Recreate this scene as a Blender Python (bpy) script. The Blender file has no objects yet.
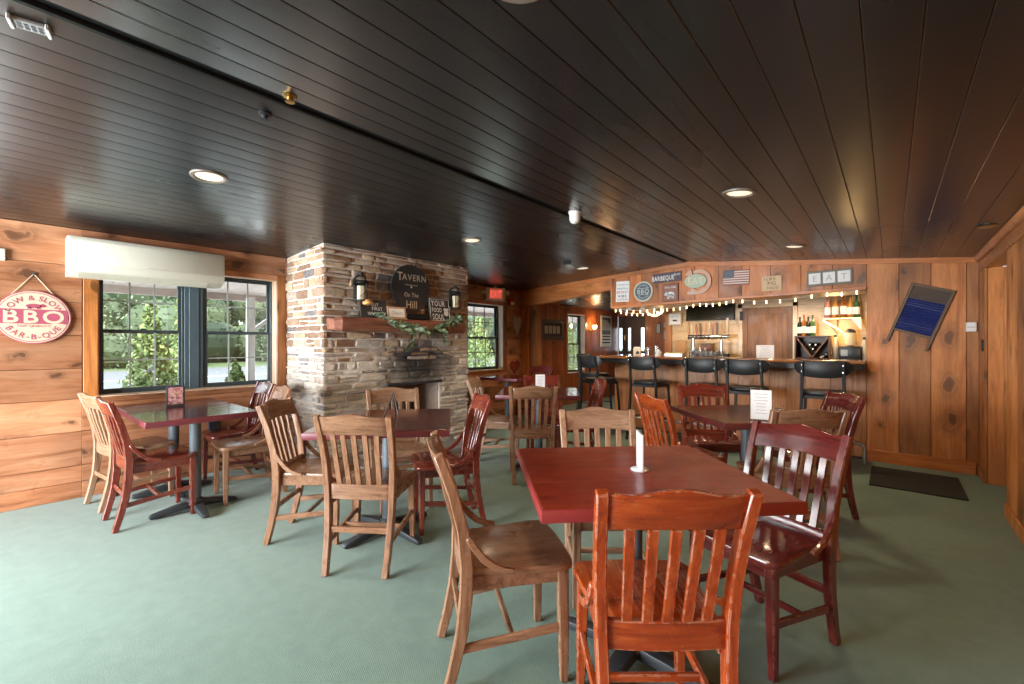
import bpy, bmesh, math, random
from mathutils import Vector, Matrix
random.seed(7)
S = bpy.context.scene
COL = S.collection
PI = math.pi
def R(d): return math.radians(d)

# ------------------------------------------------------------------ camera, world, exposure, daylight
F_PX, CAM_H = 440.0, 1.27
PHI = math.atan(379 / F_PX)
cd = bpy.data.cameras.new('camera'); cam = bpy.data.objects.new('camera', cd); COL.objects.link(cam)
cam.location = (0, 0, CAM_H); cam.rotation_euler = (PI / 2, 0, PHI)
cd.sensor_fit = 'HORIZONTAL'; cd.sensor_width = 36; cd.lens = 36 * F_PX / 1024
cd.shift_y = 1.0 / 1024; cd.clip_start = 0.05; cd.clip_end = 300
S.camera = cam
S.view_settings.view_transform = 'Standard'; S.view_settings.look = 'None'
S.view_settings.gamma = 1; S.view_settings.use_curve_mapping = False
S.view_settings.exposure = 0.62
w = bpy.data.worlds.new('sky'); S.world = w; w.use_nodes = True
bg = w.node_tree.nodes['Background']; bg.inputs[0].default_value = (0.80, 0.90, 1.0, 1); bg.inputs[1].default_value = 4.6

def lamp(name, kind, loc, energy, color=(1, 1, 1), rot=(0, 0, 0), size=None, sy=None, parent=None, **kw):
    l = bpy.data.lights.new(name, kind); l.energy = energy; l.color = color
    if kind == 'AREA':
        l.shape = 'RECTANGLE'; l.size = size; l.size_y = sy or size
    elif kind in ('POINT', 'SPOT') and size: l.shadow_soft_size = size
    for k, v in kw.items(): setattr(l, k, v)
    o = bpy.data.objects.new(name, l); COL.objects.link(o); o.location = loc; o.rotation_euler = rot
    if parent: o.parent = parent
    return o
lamp('sun', 'SUN', (5, 0, 20), 8.5, (1, .95, .85), (R(20), R(42), 0), angle=.02)
DAY = (0.93, 0.97, 1.0)
# daylight entering the windows that lie outside the frame: beside and behind the camera
lamp('daylight_side', 'AREA', (-5.28, -1.10, 1.40), 195, DAY, (0, R(-90), 0), 1.10, 1.9)
lamp('daylight_back', 'AREA', (-3.3, -3.12, 1.25), 410, DAY, (R(90), 0, 0), 2.8, 1.8)

cy = S.cycles
try:
    cy.use_denoising = True; cy.max_bounces = 8; cy.diffuse_bounces = 5; cy.transparent_max_bounces = 12
    cy.sample_clamp_indirect = 6; cy.caustics_reflective = False; cy.caustics_refractive = False
except Exception: pass

# ------------------------------------------------------------------ material helpers
MATS = {}
class NT:
    def __init__(s, name):
        s.m = bpy.data.materials.new(name); s.m.use_nodes = True; s.t = s.m.node_tree
        s.b = s.t.nodes['Principled BSDF']; s._o = None
    def n(s, t, **kw):
        x = s.t.nodes.new(t)
        for k, v in kw.items():
            if k[0] == 'i' and k[1:].isdigit(): s.put(x, int(k[1:]), v)
            else: setattr(x, k, v)
        return x
    def put(s, node, i, v):
        if isinstance(v, bpy.types.NodeSocket): s.t.links.new(v, node.inputs[i])
        elif v is not None: node.inputs[i].default_value = v
    def co(s):
        if not s._o: s._o = s.n('ShaderNodeTexCoord').outputs['Object']
        return s._o
    def isl(s): return s.n('ShaderNodeNewGeometry').outputs['Random Per Island']
    def map(s, v, scale, loc=None):
        m = s.n('ShaderNodeMapping'); s.put(m, 0, v); m.inputs['Scale'].default_value = scale
        if loc is not None: s.put(m, 1, loc)
        return m.outputs[0]
    def noise(s, v, sc, det=4, rough=.55, dist=0):
        x = s.n('ShaderNodeTexNoise'); s.put(x, 0, v); x.inputs['Scale'].default_value = sc
        x.inputs['Detail'].default_value = det; x.inputs['Roughness'].default_value = rough; x.inputs['Distortion'].default_value = dist
        return x.outputs['Fac']
    def ramp(s, f, stops, interp='LINEAR'):
        x = s.n('ShaderNodeValToRGB'); s.put(x, 0, f); e = x.color_ramp.elements; x.color_ramp.interpolation = interp
        while len(e) < len(stops): e.new(.5)
        for k, (p, c) in enumerate(stops):
            e[k].position = p; e[k].color = (*c, 1) if isinstance(c, tuple) else (c, c, c, 1)
        return x.outputs[0]
    def mix(s, f, a, b, mode='MIX'):
        x = s.n('ShaderNodeMix', data_type='RGBA', blend_type=mode)
        s.put(x, 0, f)
        for i, v in ((6, a), (7, b)):
            if isinstance(v, tuple): v = (*v, 1) if len(v) == 3 else v
            s.put(x, i, v)
        return x.outputs[2]
    def math(s, op, a, b=None, clamp=False):
        x = s.n('ShaderNodeMath', operation=op, use_clamp=clamp); s.put(x, 0, a); s.put(x, 1, b); return x.outputs[0]
    def bump(s, h, st, dist=.01):
        x = s.n('ShaderNodeBump'); x.inputs['Strength'].default_value = st; x.inputs['Distance'].default_value = dist
        s.put(x, 'Height', h) if False else s.t.links.new(h, x.inputs['Height'])
        s.t.links.new(x.outputs[0], s.b.inputs['Normal'])
    def set(s, **kw):
        nm = dict(color='Base Color', rough='Roughness', metal='Metallic', spec='Specular IOR Level', coat='Coat Weight',
                  ecol='Emission Color', emit='Emission Strength', trans='Transmission Weight', coatr='Coat Roughness', sheen='Sheen Weight')
        for k, v in kw.items():
            if isinstance(v, tuple) and len(v) == 3: v = (*v, 1)
            i = s.b.inputs[nm[k]]
            if isinstance(v, bpy.types.NodeSocket): s.t.links.new(v, i)
            else: i.default_value = v
        return s

def srgb(r, g, b):
    f = lambda c: ((c / 255) / 12.92 if c <= 10 else ((c / 255 + .055) / 1.055) ** 2.4)
    return (f(r), f(g), f(b))
def plain(name, col, rough=.5, metal=0, emit=0, ecol=None, spec=.5, var=.12, coat=0):
    if name in MATS: return MATS[name]
    n = NT(name); n.set(rough=rough, metal=metal, spec=spec, coat=coat)
    f = n.noise(n.co(), 14, 3)
    n.set(color=n.mix(f, tuple(c * (1 - var) for c in col), tuple(min(1, c * (1 + var)) for c in col)))
    if emit: n.set(ecol=ecol or col, emit=emit)
    MATS[name] = n.m; return n.m

def wood(name, dark, mid, light, axis='z', rough=.3, grain=1.0, wear=0.0, coat=.0, scale=1.0):
    """fine grained stained furniture wood, grain along the given local axis"""
    if name in MATS: return MATS[name]
    n = NT(name); sc = [26 * scale] * 3; sc['xyz'.index(axis)] = 2.0 * scale
    oi = n.n('ShaderNodeObjectInfo').outputs['Random']
    rnd = n.math('MULTIPLY', n.math('ADD', n.isl(), oi), 37.0)
    v = n.map(n.co(), sc, rnd)
    a = n.noise(v, 1.6, 5, .62, .8)
    fine = n.noise(n.map(n.co(), [k * 5 for k in sc], rnd), 1.5, 2, .5)
    c = n.ramp(a, [(.30, dark), (.48, mid), (.72, light)])
    c = n.mix(.35 * grain, c, n.ramp(fine, [(.3, .35), (.65, 1.0)]), 'MULTIPLY')
    tone = n.mix(n.isl(), (.82, .82, .82), (1.12, 1.12, 1.12)); c = n.mix(1, c, tone, 'MULTIPLY')
    if wear:
        bev = n.n('ShaderNodeBevel', samples=4); bev.inputs[0].default_value = .006
        g = n.n('ShaderNodeNewGeometry')
        dot = n.n('ShaderNodeVectorMath', operation='DOT_PRODUCT'); n.put(dot, 0, bev.outputs[0]); n.put(dot, 1, g.outputs['Normal'])
        e = n.math('SUBTRACT', 1.0, dot.outputs['Value'])
        e = n.math('MULTIPLY', e, n.ramp(n.noise(n.co(), 28, 4), [(.46, 0.), (.54, 1.)]))
        e = n.math('MULTIPLY', e, 6 * wear, True)
        c = n.mix(e, c, (.62, .45, .33))
    if name == 'orange_wood_y':
        sv = n.noise(n.map(n.co(), (95, 5, 20)), 1.2, 3, .6)
        c = n.mix(n.math('MULTIPLY', n.ramp(sv, [(.54, 0.), (.62, 1.)]), n.ramp(n.noise(n.co(), 6, 3), [(.42, .1), (.6, .8)])), c, (.60, .34, .20))
    n.set(color=c, rough=n.ramp(n.noise(n.co(), 9, 3), [(.3, rough * .75), (.7, rough * 1.3)]), coat=coat, coatr=.12)
    n.bump(fine, .06, .002)
    MATS[name] = n.m; return n.m

def pine(name, axis, dark, mid, light, rough=.33, knots=1.0, vary=.22, coat=.15):
    """knotty pine boards: grain, per-board tone, knots"""
    if name in MATS: return MATS[name]
    n = NT(name); i = 'xyz'.index(axis)
    sc = [9.0] * 3; sc[i] = .8
    oi = n.n('ShaderNodeObjectInfo').outputs['Random']
    rnd = n.math('MULTIPLY', n.math('ADD', n.isl(), oi), 53.0)
    v = n.map(n.co(), sc, rnd)
    a = n.noise(v, 1.1, 6, .6, 1.2)
    c = n.ramp(a, [(.28, dark), (.47, mid), (.72, light)])
    big = n.noise(n.map(n.co(), [1.6] * 3, rnd), 1.2, 2)
    c = n.mix(.5, c, n.ramp(big, [(.3, .62), (.65, 1.15)]), 'MULTIPLY')
    fine = n.noise(n.map(n.co(), [k * 7 for k in sc], rnd), 1.4, 2)
    c = n.mix(.28, c, n.ramp(fine, [(.3, .4), (.6, 1.)]), 'MULTIPLY')
    wob = n.math('MULTIPLY', n.math('SUBTRACT', n.noise(n.co(), 8, 3), .5), .35)
    sx = n.n('ShaderNodeSeparateXYZ'); n.put(sx, 0, n.co())
    ot = [k for k in range(3) if k != i]
    across = n.math('ADD', sx.outputs[ot[0]], sx.outputs[ot[1]])
    cmb = n.n('ShaderNodeCombineXYZ')
    n.put(cmb, 0, n.math('ADD', n.math('ADD', n.math('MULTIPLY', across, 3.4), rnd), wob)); n.put(cmb, 1, n.math('ADD', n.math('ADD', n.math('MULTIPLY', sx.outputs[i], 1.9), rnd), wob))
    vo = n.n('ShaderNodeTexVoronoi', voronoi_dimensions='2D'); n.put(vo, 0, cmb.outputs[0]); vo.inputs['Scale'].default_value = 1
    sz = n.n('ShaderNodeSeparateColor'); n.put(sz, 0, vo.outputs['Color'])
    kd = n.math('DIVIDE', vo.outputs['Distance'], n.math('ADD', n.math('MULTIPLY', sz.outputs[0], 1.1), .25))
    kn = n.ramp(kd, [(.05, 1.), (.085, .85), (.115, .1), (.15, 0.)])
    c = n.mix(n.math('MULTIPLY', kn, .85 * knots), c, tuple(x * .16 for x in mid))
    ring = n.ramp(kd, [(.08, .0), (.115, .35), (.14, .95), (.19, .45), (.30, 0.)])
    c = n.mix(n.math('MULTIPLY', ring, .7 * knots), c, tuple(x * .42 for x in mid))
    tone = n.mix(n.isl(), (1 - vary,) * 3, (1 + vary,) * 3); c = n.mix(1, c, tone, 'MULTIPLY')
    n.set(color=c, rough=n.ramp(n.noise(n.co(), 5, 4), [(.3, rough * .8), (.7, rough * 1.35)]), coat=coat, coatr=.15)
    n.bump(a, .08, .004)
    MATS[name] = n.m; return n.m

# wood families
PINE_H = pine('pine_horizontal', 'y', (.25, .085, .032), (.47, .195, .092), (.58, .30, .165), vary=.3, coat=.3)
PINE_V = pine('pine_vertical', 'z', (.27, .08, .018), (.50, .175, .042), (.62, .265, .085), rough=.42, coat=.05, vary=.3)
PINE_X = pine('pine_beam', 'x', (.28, .08, .018), (.50, .16, .036), (.62, .24, .07), rough=.4, knots=.5, coat=0)
PINE_D = pine('pine_red_dark', 'z', (.20, .052, .016), (.38, .105, .032), (.48, .16, .055), knots=.7)
PINE_P = pine('pine_pale', 'z', (.66, .44, .28), (.82, .60, .42), (.86, .68, .52), knots=.3)
PINE_HDR = pine('pine_header', 'z', (.30, .085, .018), (.55, .175, .036), (.64, .25, .075), rough=.45, coat=0, vary=.3)
CREAM_W = pine('cream_boards', 'x', (.52, .33, .14), (.68, .46, .22), (.74, .54, .30), knots=.25, vary=.1)
DOORW = pine('brown_door_wood', 'z', (.12, .05, .022), (.24, .11, .05), (.33, .16, .075), rough=.5, knots=.2, coat=0)

BLACK = plain('black_metal', (.012, .013, .014), .5)
IRON = plain('cast_iron_black', (.03, .036, .042), .45)
GREYMET = plain('grey_column_metal', (.10, .125, .145), .42)
CHROME = plain('chrome', (.75, .75, .76), .18, 1, var=.04)
STEEL = plain('brushed_steel', (.45, .43, .40), .32, 1, var=.05)
WHITE = plain('white_plastic', (.80, .79, .75), .4, var=.03)
IVORY = plain('ivory_plastic', (.60, .58, .48), .35, var=.03)
PAPER = plain('white_paper', (.84, .83, .80), .6, var=.03)
CREAM = plain('cream_paint', (.74, .63, .44), .55, var=.06)
INK = plain('black_ink', (.02, .02, .025), .6)
RED = plain('red_paint', (.42, .035, .05), .5)
BRASS = plain('brass', (.55, .36, .12), .3, 1)
WIN = plain('dark_green_window_paint', (.035, .052, .056), .45)
DARKW = plain('dark_brown_wood', (.055, .028, .018), .4, var=.3)
RUBBER = plain('black_rubber', (.016, .018, .016), .85)
SLATE = plain('slate_paint', (.035, .032, .032), .6, var=.2)
CHALK = plain('chalk_white', (.78, .77, .74), .7)
WARM = plain('warm_bulb', (1, .8, .5), .4, emit=4.5, ecol=(1, .72, .38), var=0)
CAN = plain('lamp_diffuser', (1, .9, .75), .4, emit=.55, ecol=(1, .86, .62), var=0)

def glass_mat(name, tint=(1, 1, 1), gl=.10):
    n = NT(name); t = n.t; t.nodes.remove(n.b)
    tr = n.n('ShaderNodeBsdfTransparent'); tr.inputs[0].default_value = (*tint, 1)
    g = n.n('ShaderNodeBsdfGlossy'); g.inputs['Roughness'].default_value = .02
    lw = n.n('ShaderNodeLayerWeight'); lw.inputs[0].default_value = .25
    f = n.math('ADD', n.math('MULTIPLY', lw.outputs['Fresnel'], .6), gl * .4, True)
    m = n.n('ShaderNodeMixShader'); n.put(m, 0, f); n.put(m, 1, tr.outputs[0]); n.put(m, 2, g.outputs[0])
    t.links.new(m.outputs[0], t.nodes['Material Output'].inputs[0]); MATS[name] = n.m; return n.m
GLASS = glass_mat('window_glass', (.94, .97, .96))
CLEAR = glass_mat('clear_glass', (.92, .93, .92), .3)

def carpet():
    n = NT('green_carpet'); v = n.co()
    big = n.noise(v, .9, 4); fine = n.noise(v, 260, 2); mid = n.noise(v, 12, 5, .65)
    c = n.ramp(mid, [(.3, (.130, .220, .174)), (.7, (.165, .262, .208))])
    c = n.mix(.5, c, n.ramp(big, [(.3, .90), (.7, 1.06)]), 'MULTIPLY')
    c = n.mix(.45, c, n.ramp(fine, [(.3, .55), (.7, 1.25)]), 'MULTIPLY')
    st = n.noise(v, 2.3, 6, .7, .6)
    c = n.mix(n.ramp(st, [(.64, 0.), (.72, .35)]), c, (.07, .10, .085))
    wv = n.n('ShaderNodeTexWave', wave_type='BANDS', bands_direction='DIAGONAL'); n.put(wv, 0, v); wv.inputs['Scale'].default_value = 60
    n.set(color=c, rough=.95, spec=.15, sheen=.25)
    n.bump(n.math('ADD', n.math('MULTIPLY', fine, .7), n.math('MULTIPLY', wv.outputs['Fac'], .18)), .45, .005)
    return n.m
CARPET = carpet()

def ceil_paint():
    n = NT('black_brown_gloss_paint'); v = n.co()
    c = n.mix(n.noise(v, 1.2, 3), (.0085, .0088, .0095), (.0135, .0138, .015))
    c = n.mix(.8, c, n.mix(n.isl(), (.7, .7, .7), (1.35, 1.25, 1.2)), 'MULTIPLY')
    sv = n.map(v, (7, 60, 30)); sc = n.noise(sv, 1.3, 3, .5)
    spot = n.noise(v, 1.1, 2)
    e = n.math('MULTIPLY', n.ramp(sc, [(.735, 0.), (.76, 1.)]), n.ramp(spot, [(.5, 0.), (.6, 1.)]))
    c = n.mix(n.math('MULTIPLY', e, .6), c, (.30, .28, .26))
    n.set(color=c, rough=n.ramp(n.noise(n.map(v, (2, .5, 2)), 1, 2), [(.3, .25), (.7, .32)]), spec=.78)
    return n.m
CEIL = ceil_paint()

def stone(name, stops, soot=False):
    n = NT(name); v = n.co(); r = n.isl()
    c = n.ramp(r, stops, 'CONSTANT')
    sp = n.noise(n.map(v, (14, 14, 22), n.math('MULTIPLY', r, 31.)), 1.6, 6, .65)
    c = n.mix(.75, c, n.ramp(sp, [(.28, .6), (.5, 1.1), (.75, 1.55)]), 'MULTIPLY')
    ds = n.noise(v, 7, 4); c = n.mix(n.ramp(ds, [(.5, 0.), (.72, .45)]), c, (.50, .44, .37))
    if soot:
        c = soot_mix(n, c)
    n.set(color=c, rough=.85, spec=.25); n.bump(n.noise(v, 45, 5, .6), .5, .012); return n.m
def soot_mix(n, c):
    v = n.co(); g = n.n('ShaderNodeVectorMath', operation='SUBTRACT'); n.put(g, 0, v); g.inputs[1].default_value = (-4.19, 3.22, 1.02)
    mp = n.map(g.outputs[0], (0, 1.55, 2.3)); ln = n.n('ShaderNodeVectorMath', operation='LENGTH'); n.put(ln, 0, mp)
    d = n.math('ADD', ln.outputs['Value'], n.math('MULTIPLY', n.math('SUBTRACT', n.noise(v, 5, 4), .5), .9))
    return n.mix(n.ramp(d, [(.22, .93), (.55, .75), (.95, 0.)]), c, (.022, .022, .026))
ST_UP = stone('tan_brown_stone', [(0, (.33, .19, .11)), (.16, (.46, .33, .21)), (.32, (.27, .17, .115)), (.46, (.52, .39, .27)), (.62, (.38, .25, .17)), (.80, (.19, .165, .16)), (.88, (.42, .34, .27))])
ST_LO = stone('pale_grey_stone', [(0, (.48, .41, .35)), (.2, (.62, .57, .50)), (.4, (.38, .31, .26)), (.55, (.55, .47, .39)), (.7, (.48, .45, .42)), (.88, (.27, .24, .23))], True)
def mortar():
    n = NT('mortar'); c = n.mix(n.noise(n.co(), 30, 4), (.62, .55, .46), (.78, .72, .64)); c = soot_mix(n, c)
    n.set(color=c, rough=.95, spec=.1); n.bump(n.noise(n.co(), 80, 4), .6, .008); return n.m
MORTAR = mortar()
BRICK_IN = plain('firebrick', (.34, .25, .20), .9, var=.4)

# ------------------------------------------------------------------ mesh builder
class MB:
    def __init__(s): s.bm = bmesh.new(); s.mi = 0
    def face(s, vs):
        try:
            f = s.bm.faces.new(vs); f.material_index = s.mi; return f
        except ValueError: return None
    def box(s, c, d, m=None):
        x, y, z = d[0] / 2, d[1] / 2, d[2] / 2; c = Vector(c)
        P = [Vector(p) for p in ((-x, -y, -z), (x, -y, -z), (x, y, -z), (-x, y, -z), (-x, -y, z), (x, -y, z), (x, y, z), (-x, y, z))]
        v = [s.bm.verts.new(c + (m @ p if m else p)) for p in P]
        for q in ((3, 2, 1, 0), (4, 5, 6, 7), (0, 1, 5, 4), (1, 2, 6, 5), (2, 3, 7, 6), (3, 0, 4, 7)): s.face([v[k] for k in q])
        return s
    def b2(s, x0, x1, y0, y1, z0, z1): return s.box(((x0 + x1) / 2, (y0 + y1) / 2, (z0 + z1) / 2), (abs(x1 - x0), abs(y1 - y0), abs(z1 - z0)))
    def rings(s, rings, cap=True, closed=True):
        V = [[s.bm.verts.new(p) for p in r] for r in rings]; n = len(V[0])
        for a, b in zip(V, V[1:]):
            for k in range(n if closed else n - 1): s.face([a[k], a[(k + 1) % n], b[(k + 1) % n], b[k]])
        if cap: s.face(V[0][::-1]); s.face(V[-1])
        return s
    def prism(s, poly, y0, y1):            # outline in local x,z extruded along y
        return s.rings([[(x, y0, z) for x, z in poly], [(x, y1, z) for x, z in poly]])
    def prismz(s, poly, z0, z1):
        return s.rings([[(x, y, z0) for x, y in poly], [(x, y, z1) for x, y in poly]])
    def lathe(s, prof, c=(0, 0, 0), n=20, axis='z'):
        rs = []
        for r, h in prof:
            r = max(r, 1e-4); ring = []
            for k in range(n):
                a = 2 * PI * k / n; p = (r * math.cos(a), r * math.sin(a), h)
                if axis == 'y': p = (p[0], -h, p[1])
                if axis == 'x': p = (h, p[0], p[1])
                ring.append((p[0] + c[0], p[1] + c[1], p[2] + c[2]))
            rs.append(ring)
        return s.rings(rs)
    def tube(s, pts, r, n=8):
        pts = [Vector(p) for p in pts]; rs = []; prev = None
        for k, p in enumerate(pts):
            t = (pts[min(k + 1, len(pts) - 1)] - pts[max(k - 1, 0)]).normalized()
            if prev is None:
                up = Vector((0, 0, 1)) if abs(t.z) < .9 else Vector((1, 0, 0)); a = t.cross(up).normalized()
            else: a = (prev - t * prev.dot(t)).normalized()
            prev = a; b = t.cross(a); rr = r[k] if isinstance(r, (list, tuple)) else r
            rs.append([p + (a * math.cos(2 * PI * j / n) + b * math.sin(2 * PI * j / n)) * rr for j in range(n)])
        return s.rings(rs)
    def sweep(s, pts, w, d, side=Vector((1, 0, 0))):   # rectangular section: w across 'side', d across the other
        pts = [Vector(p) for p in pts]; rs = []
        for k, p in enumerate(pts):
            t = (pts[min(k + 1, len(pts) - 1)] - pts[max(k - 1, 0)]).normalized()
            a = (side - t * side.dot(t)).normalized(); b = t.cross(a)
            ww = w[k] if isinstance(w, (list, tuple)) else w; dd = d[k] if isinstance(d, (list, tuple)) else d
            rs.append([p + a * ww / 2 * i + b * dd / 2 * j for i, j in ((-1, -1), (1, -1), (1, 1), (-1, 1))])
        return s.rings(rs)
    def ball(s, c, r, n=12, m=7, sq=(1, 1, 1)):
        pr = [(math.sin(PI * k / m), -math.cos(PI * k / m)) for k in range(m + 1)]
        return s.rings([[(c[0] + r * sq[0] * max(a, 1e-3) * math.cos(2 * PI * j / n), c[1] + r * sq[1] * max(a, 1e-3) * math.sin(2 * PI * j / n), c[2] + r * sq[2] * b) for j in range(n)] for a, b in pr])
    def mesh(s, name, mats, bevel=0, smooth=True, ang=35, seg=1):
        bm = s.bm
        if bevel:
            bm.normal_update()
            es = [e for e in bm.edges if len(e.link_faces) == 2 and e.calc_face_angle(0) > R(40)]
            bmesh.ops.bevel(bm, geom=es, offset=bevel, segments=seg, affect='EDGES', profile=.5, clamp_overlap=True)
        bmesh.ops.recalc_face_normals(bm, faces=bm.faces)
        if smooth:
            for f in bm.faces: f.smooth = True
            for e in bm.edges:
                if len(e.link_faces) != 2 or e.calc_face_angle(0) > R(ang): e.smooth = False
        me = bpy.data.meshes.new(name); bm.to_mesh(me); bm.free()
        for m in (mats if isinstance(mats, (list, tuple)) else [mats]): me.materials.append(m)
        return me
    def build(s, name, mats, parent=None, loc=(0, 0, 0), rotz=0, **kw):
        return link(name, s.mesh(name, mats, **kw), parent, loc, rotz)
def link(name, me, parent=None, loc=(0, 0, 0), rotz=0):
    o = bpy.data.objects.new(name, me); COL.objects.link(o); o.location = loc; o.rotation_euler = (0, 0, rotz)
    if parent: o.parent = parent
    return o
def tag(o, label, cat, group=None, kind=None):
    o['label'] = label; o['category'] = cat
    if group: o['group'] = group
    if kind: o['kind'] = kind
    return o
def thing(name, label, cat, loc=(0, 0, 0), rotz=0, group=None, kind=None, tilt=0, roll=0):
    o = bpy.data.objects.new(name, None); COL.objects.link(o); o.location = loc; o.rotation_euler = (tilt, roll, rotz)
    o.empty_display_size = .1
    return tag(o, label, cat, group, kind)
def struct(o, label, cat): return tag(o, label, cat, kind='structure')
def circ(r, n=28, c=(0, 0), ry=None): return [(c[0] + r * math.cos(2 * PI * k / n), c[1] + (ry or r) * math.sin(2 * PI * k / n)) for k in range(n)]

_glyph = {}
def glyph(ch, bold):
    if (ch, bold) not in _glyph:
        cu = bpy.data.curves.new('glyph', 'FONT'); cu.body = ch; cu.size = 1; cu.offset = bold; cu.resolution_u = 3
        o = bpy.data.objects.new('glyph', cu); COL.objects.link(o)
        bpy.context.view_layer.update()
        me = bpy.data.meshes.new_from_object(o.evaluated_get(bpy.context.evaluated_depsgraph_get()))
        vs = [v.co.copy() for v in me.vertices]; fs = [tuple(p.vertices) for p in me.polygons]
        wd = max((v.x for v in vs), default=.25)
        bpy.data.objects.remove(o); bpy.data.curves.remove(cu); bpy.data.meshes.remove(me)
        _glyph[(ch, bold)] = (vs, fs, wd)
    return _glyph[(ch, bold)]
def text(parent, string, size, x, z, y, mat, bold=0.0, arc=None, up=True, name='lettering', sx=1.0, gap=.08, rot=0.0, serif=False):
    """raised flat lettering facing local -y. arc=(radius, centre_z): letters follow a circle."""
    mb = MB(); adv = []; tot = 0
    for ch in string:
        wd = .32 if ch == ' ' else glyph(ch, bold)[2] + gap
        adv.append((tot, wd)); tot += wd
    for ch, (st, wd) in zip(string, adv):
        if ch == ' ': continue
        vs, fs, _ = glyph(ch, bold)
        mid = (st + (wd - gap) / 2 - (tot - gap) / 2) * size * sx
        V = []
        for v in vs:
            lx = (v.x - (wd - gap) / 2) * size * sx; lz = (v.y - .35) * size
            if arc:
                rad, cz = arc; a = mid / rad
                if up: px, pz = (rad + lz) * math.sin(a + lx / rad * .0) + lx * math.cos(a), cz + (rad + lz) * math.cos(a) - lx * math.sin(a)
                else: px, pz = (rad - lz) * math.sin(a) + lx * math.cos(a), cz - (rad - lz) * math.cos(a) + lx * math.sin(a)
            else:
                X, Z = mid + lx, lz; px, pz = X * math.cos(rot) - Z * math.sin(rot), X * math.sin(rot) + Z * math.cos(rot)
            V.append(mb.bm.verts.new((x + px, y, z + pz)))
        for f in fs: mb.face([V[k] for k in f])
    return mb.build(name, mat, parent, smooth=False)
def plate(mb, poly, y, th=.002): mb.prism(poly, y, y - th)
def rect(x0, x1, z0, z1): return [(x0, z0), (x1, z0), (x1, z1), (x0, z1)]

# ------------------------------------------------------------------ room shell
XL, XR, YB, YK = -5.043, .64, 6.12, -3.0      # left wall, right wall, bar wall plane, wall behind the camera
RX, RZ = -2.085, 2.370                          # ridge
def cz(x): return 2.204 + .0562 * (x - XL) if x < RX else RZ - .1015 * (x - RX)

fl = MB(); fl.b2(XL - .15, 1.3, YK - .15, 9.95, -.12, 0)
struct(fl.build('floor', CARPET, smooth=False), 'worn green carpet covering the whole room', 'floor')

def board_prism(mb, x0, x1, y0, y1, zf, th=.018, ch=.0025):
    g = .0011
    sl = lambda x: zf(x)
    pts = [(x0 + g, sl(x0) + th), (x0 + g, sl(x0) + ch), *[(x0 + g + ch + (x1 - x0 - 2 * g - 2 * ch) * k / 6, sl(x0 + (x1 - x0) * k / 6) + .0006 * ((k - 3) / 3) ** 2) for k in range(7)], (x1 - g, sl(x1) + ch), (x1 - g, sl(x1) + th)]
    mb.rings([[(x, y0, z) for x, z in pts], [(x, y1, z) for x, z in pts]])
mb = MB(); x = XL
while x < RX - .045:
    x1 = min(x + .1165, RX - .034); board_prism(mb, x, x1, YK, YB + .05, cz); x = x1
x = RX + .034
while x < XR + .4:
    x1 = x + .1325; board_prism(mb, x, x1, YK, YB + .05, cz); x = x1
mb.mi = 1
mb.rings([[(XL - .019, yy, cz(XL) + .02), (RX, yy, RZ + .022), (XR + .5, yy, cz(XR + .5) + .022), (XR + .5, yy, RZ + .2), (XL - .019, yy, RZ + .2)] for yy in (YK - .15, YB + .06)])
ceil = mb.build('ceiling', [CEIL, BLACK], ang=28); struct(ceil, 'glossy black-brown board ceiling with two shallow slopes', 'ceiling')

def planks_h(mb, x, y0, y1, z0, z1, th=.02, rows=None, side=1):
    """horizontal boards on an x = const wall; side=+1 face toward +x"""
    rows = rows or PLR
    for a, b in zip(rows, rows[1:]):
        lo, hi = max(a, z0), min(b, z1)
        if hi - lo < .01: continue
        mb.b2(x - th * side, x, y0, y1, lo + .0015, hi - .0015)
PLR = [0, .135, .268, .545, .812, 1.062, 1.33, 1.6, 1.9, 2.30]
W = dict(w1=(.53, 1.95, .825, 1.95), w2=(4.78, 5.62, .825, 1.915), w3=(7.60, 8.29, .65, 1.875), w0=(-2.05, -.15, .85, 1.95))
mb = MB()
for y0, y1 in ((YK, W['w0'][0]), (W['w0'][1], .434), (2.04, 4.66), (5.72, YB)): planks_h(mb, XL, y0, y1, 0, cz(XL))
for k, (ya, yb) in dict(w0=(-2.05, -.15), w1=(.434, 2.04), w2=(4.66, 5.72)).items():
    planks_h(mb, XL, ya, yb, 0, W[k][2] - .055); planks_h(mb, XL, ya, yb, W[k][3] + .05, cz(XL))
mb.mi = 1
SH = XL - .02
def sheath(mb, segs, x0, x1, zt):
    for (y0, y1, holes) in segs:
        ys = y0
        for (a, b, c, d) in sorted(holes):
            mb.b2(x0, x1, ys, a, 0, zt); mb.b2(x0, x1, a, b, 0, c); mb.b2(x0, x1, a, b, d, zt); ys = b
        mb.b2(x0, x1, ys, y1, 0, zt)
sheath(mb, [(YK - .15, YB, [W['w0'], W['w1'], W['w2']])], SH - .18, SH, 2.45)
wl = mb.build('wall_left', [PINE_H, DARKW], bevel=.0025); struct(wl, 'wall of wide glossy horizontal knotty pine planks with windows', 'wall')
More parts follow.
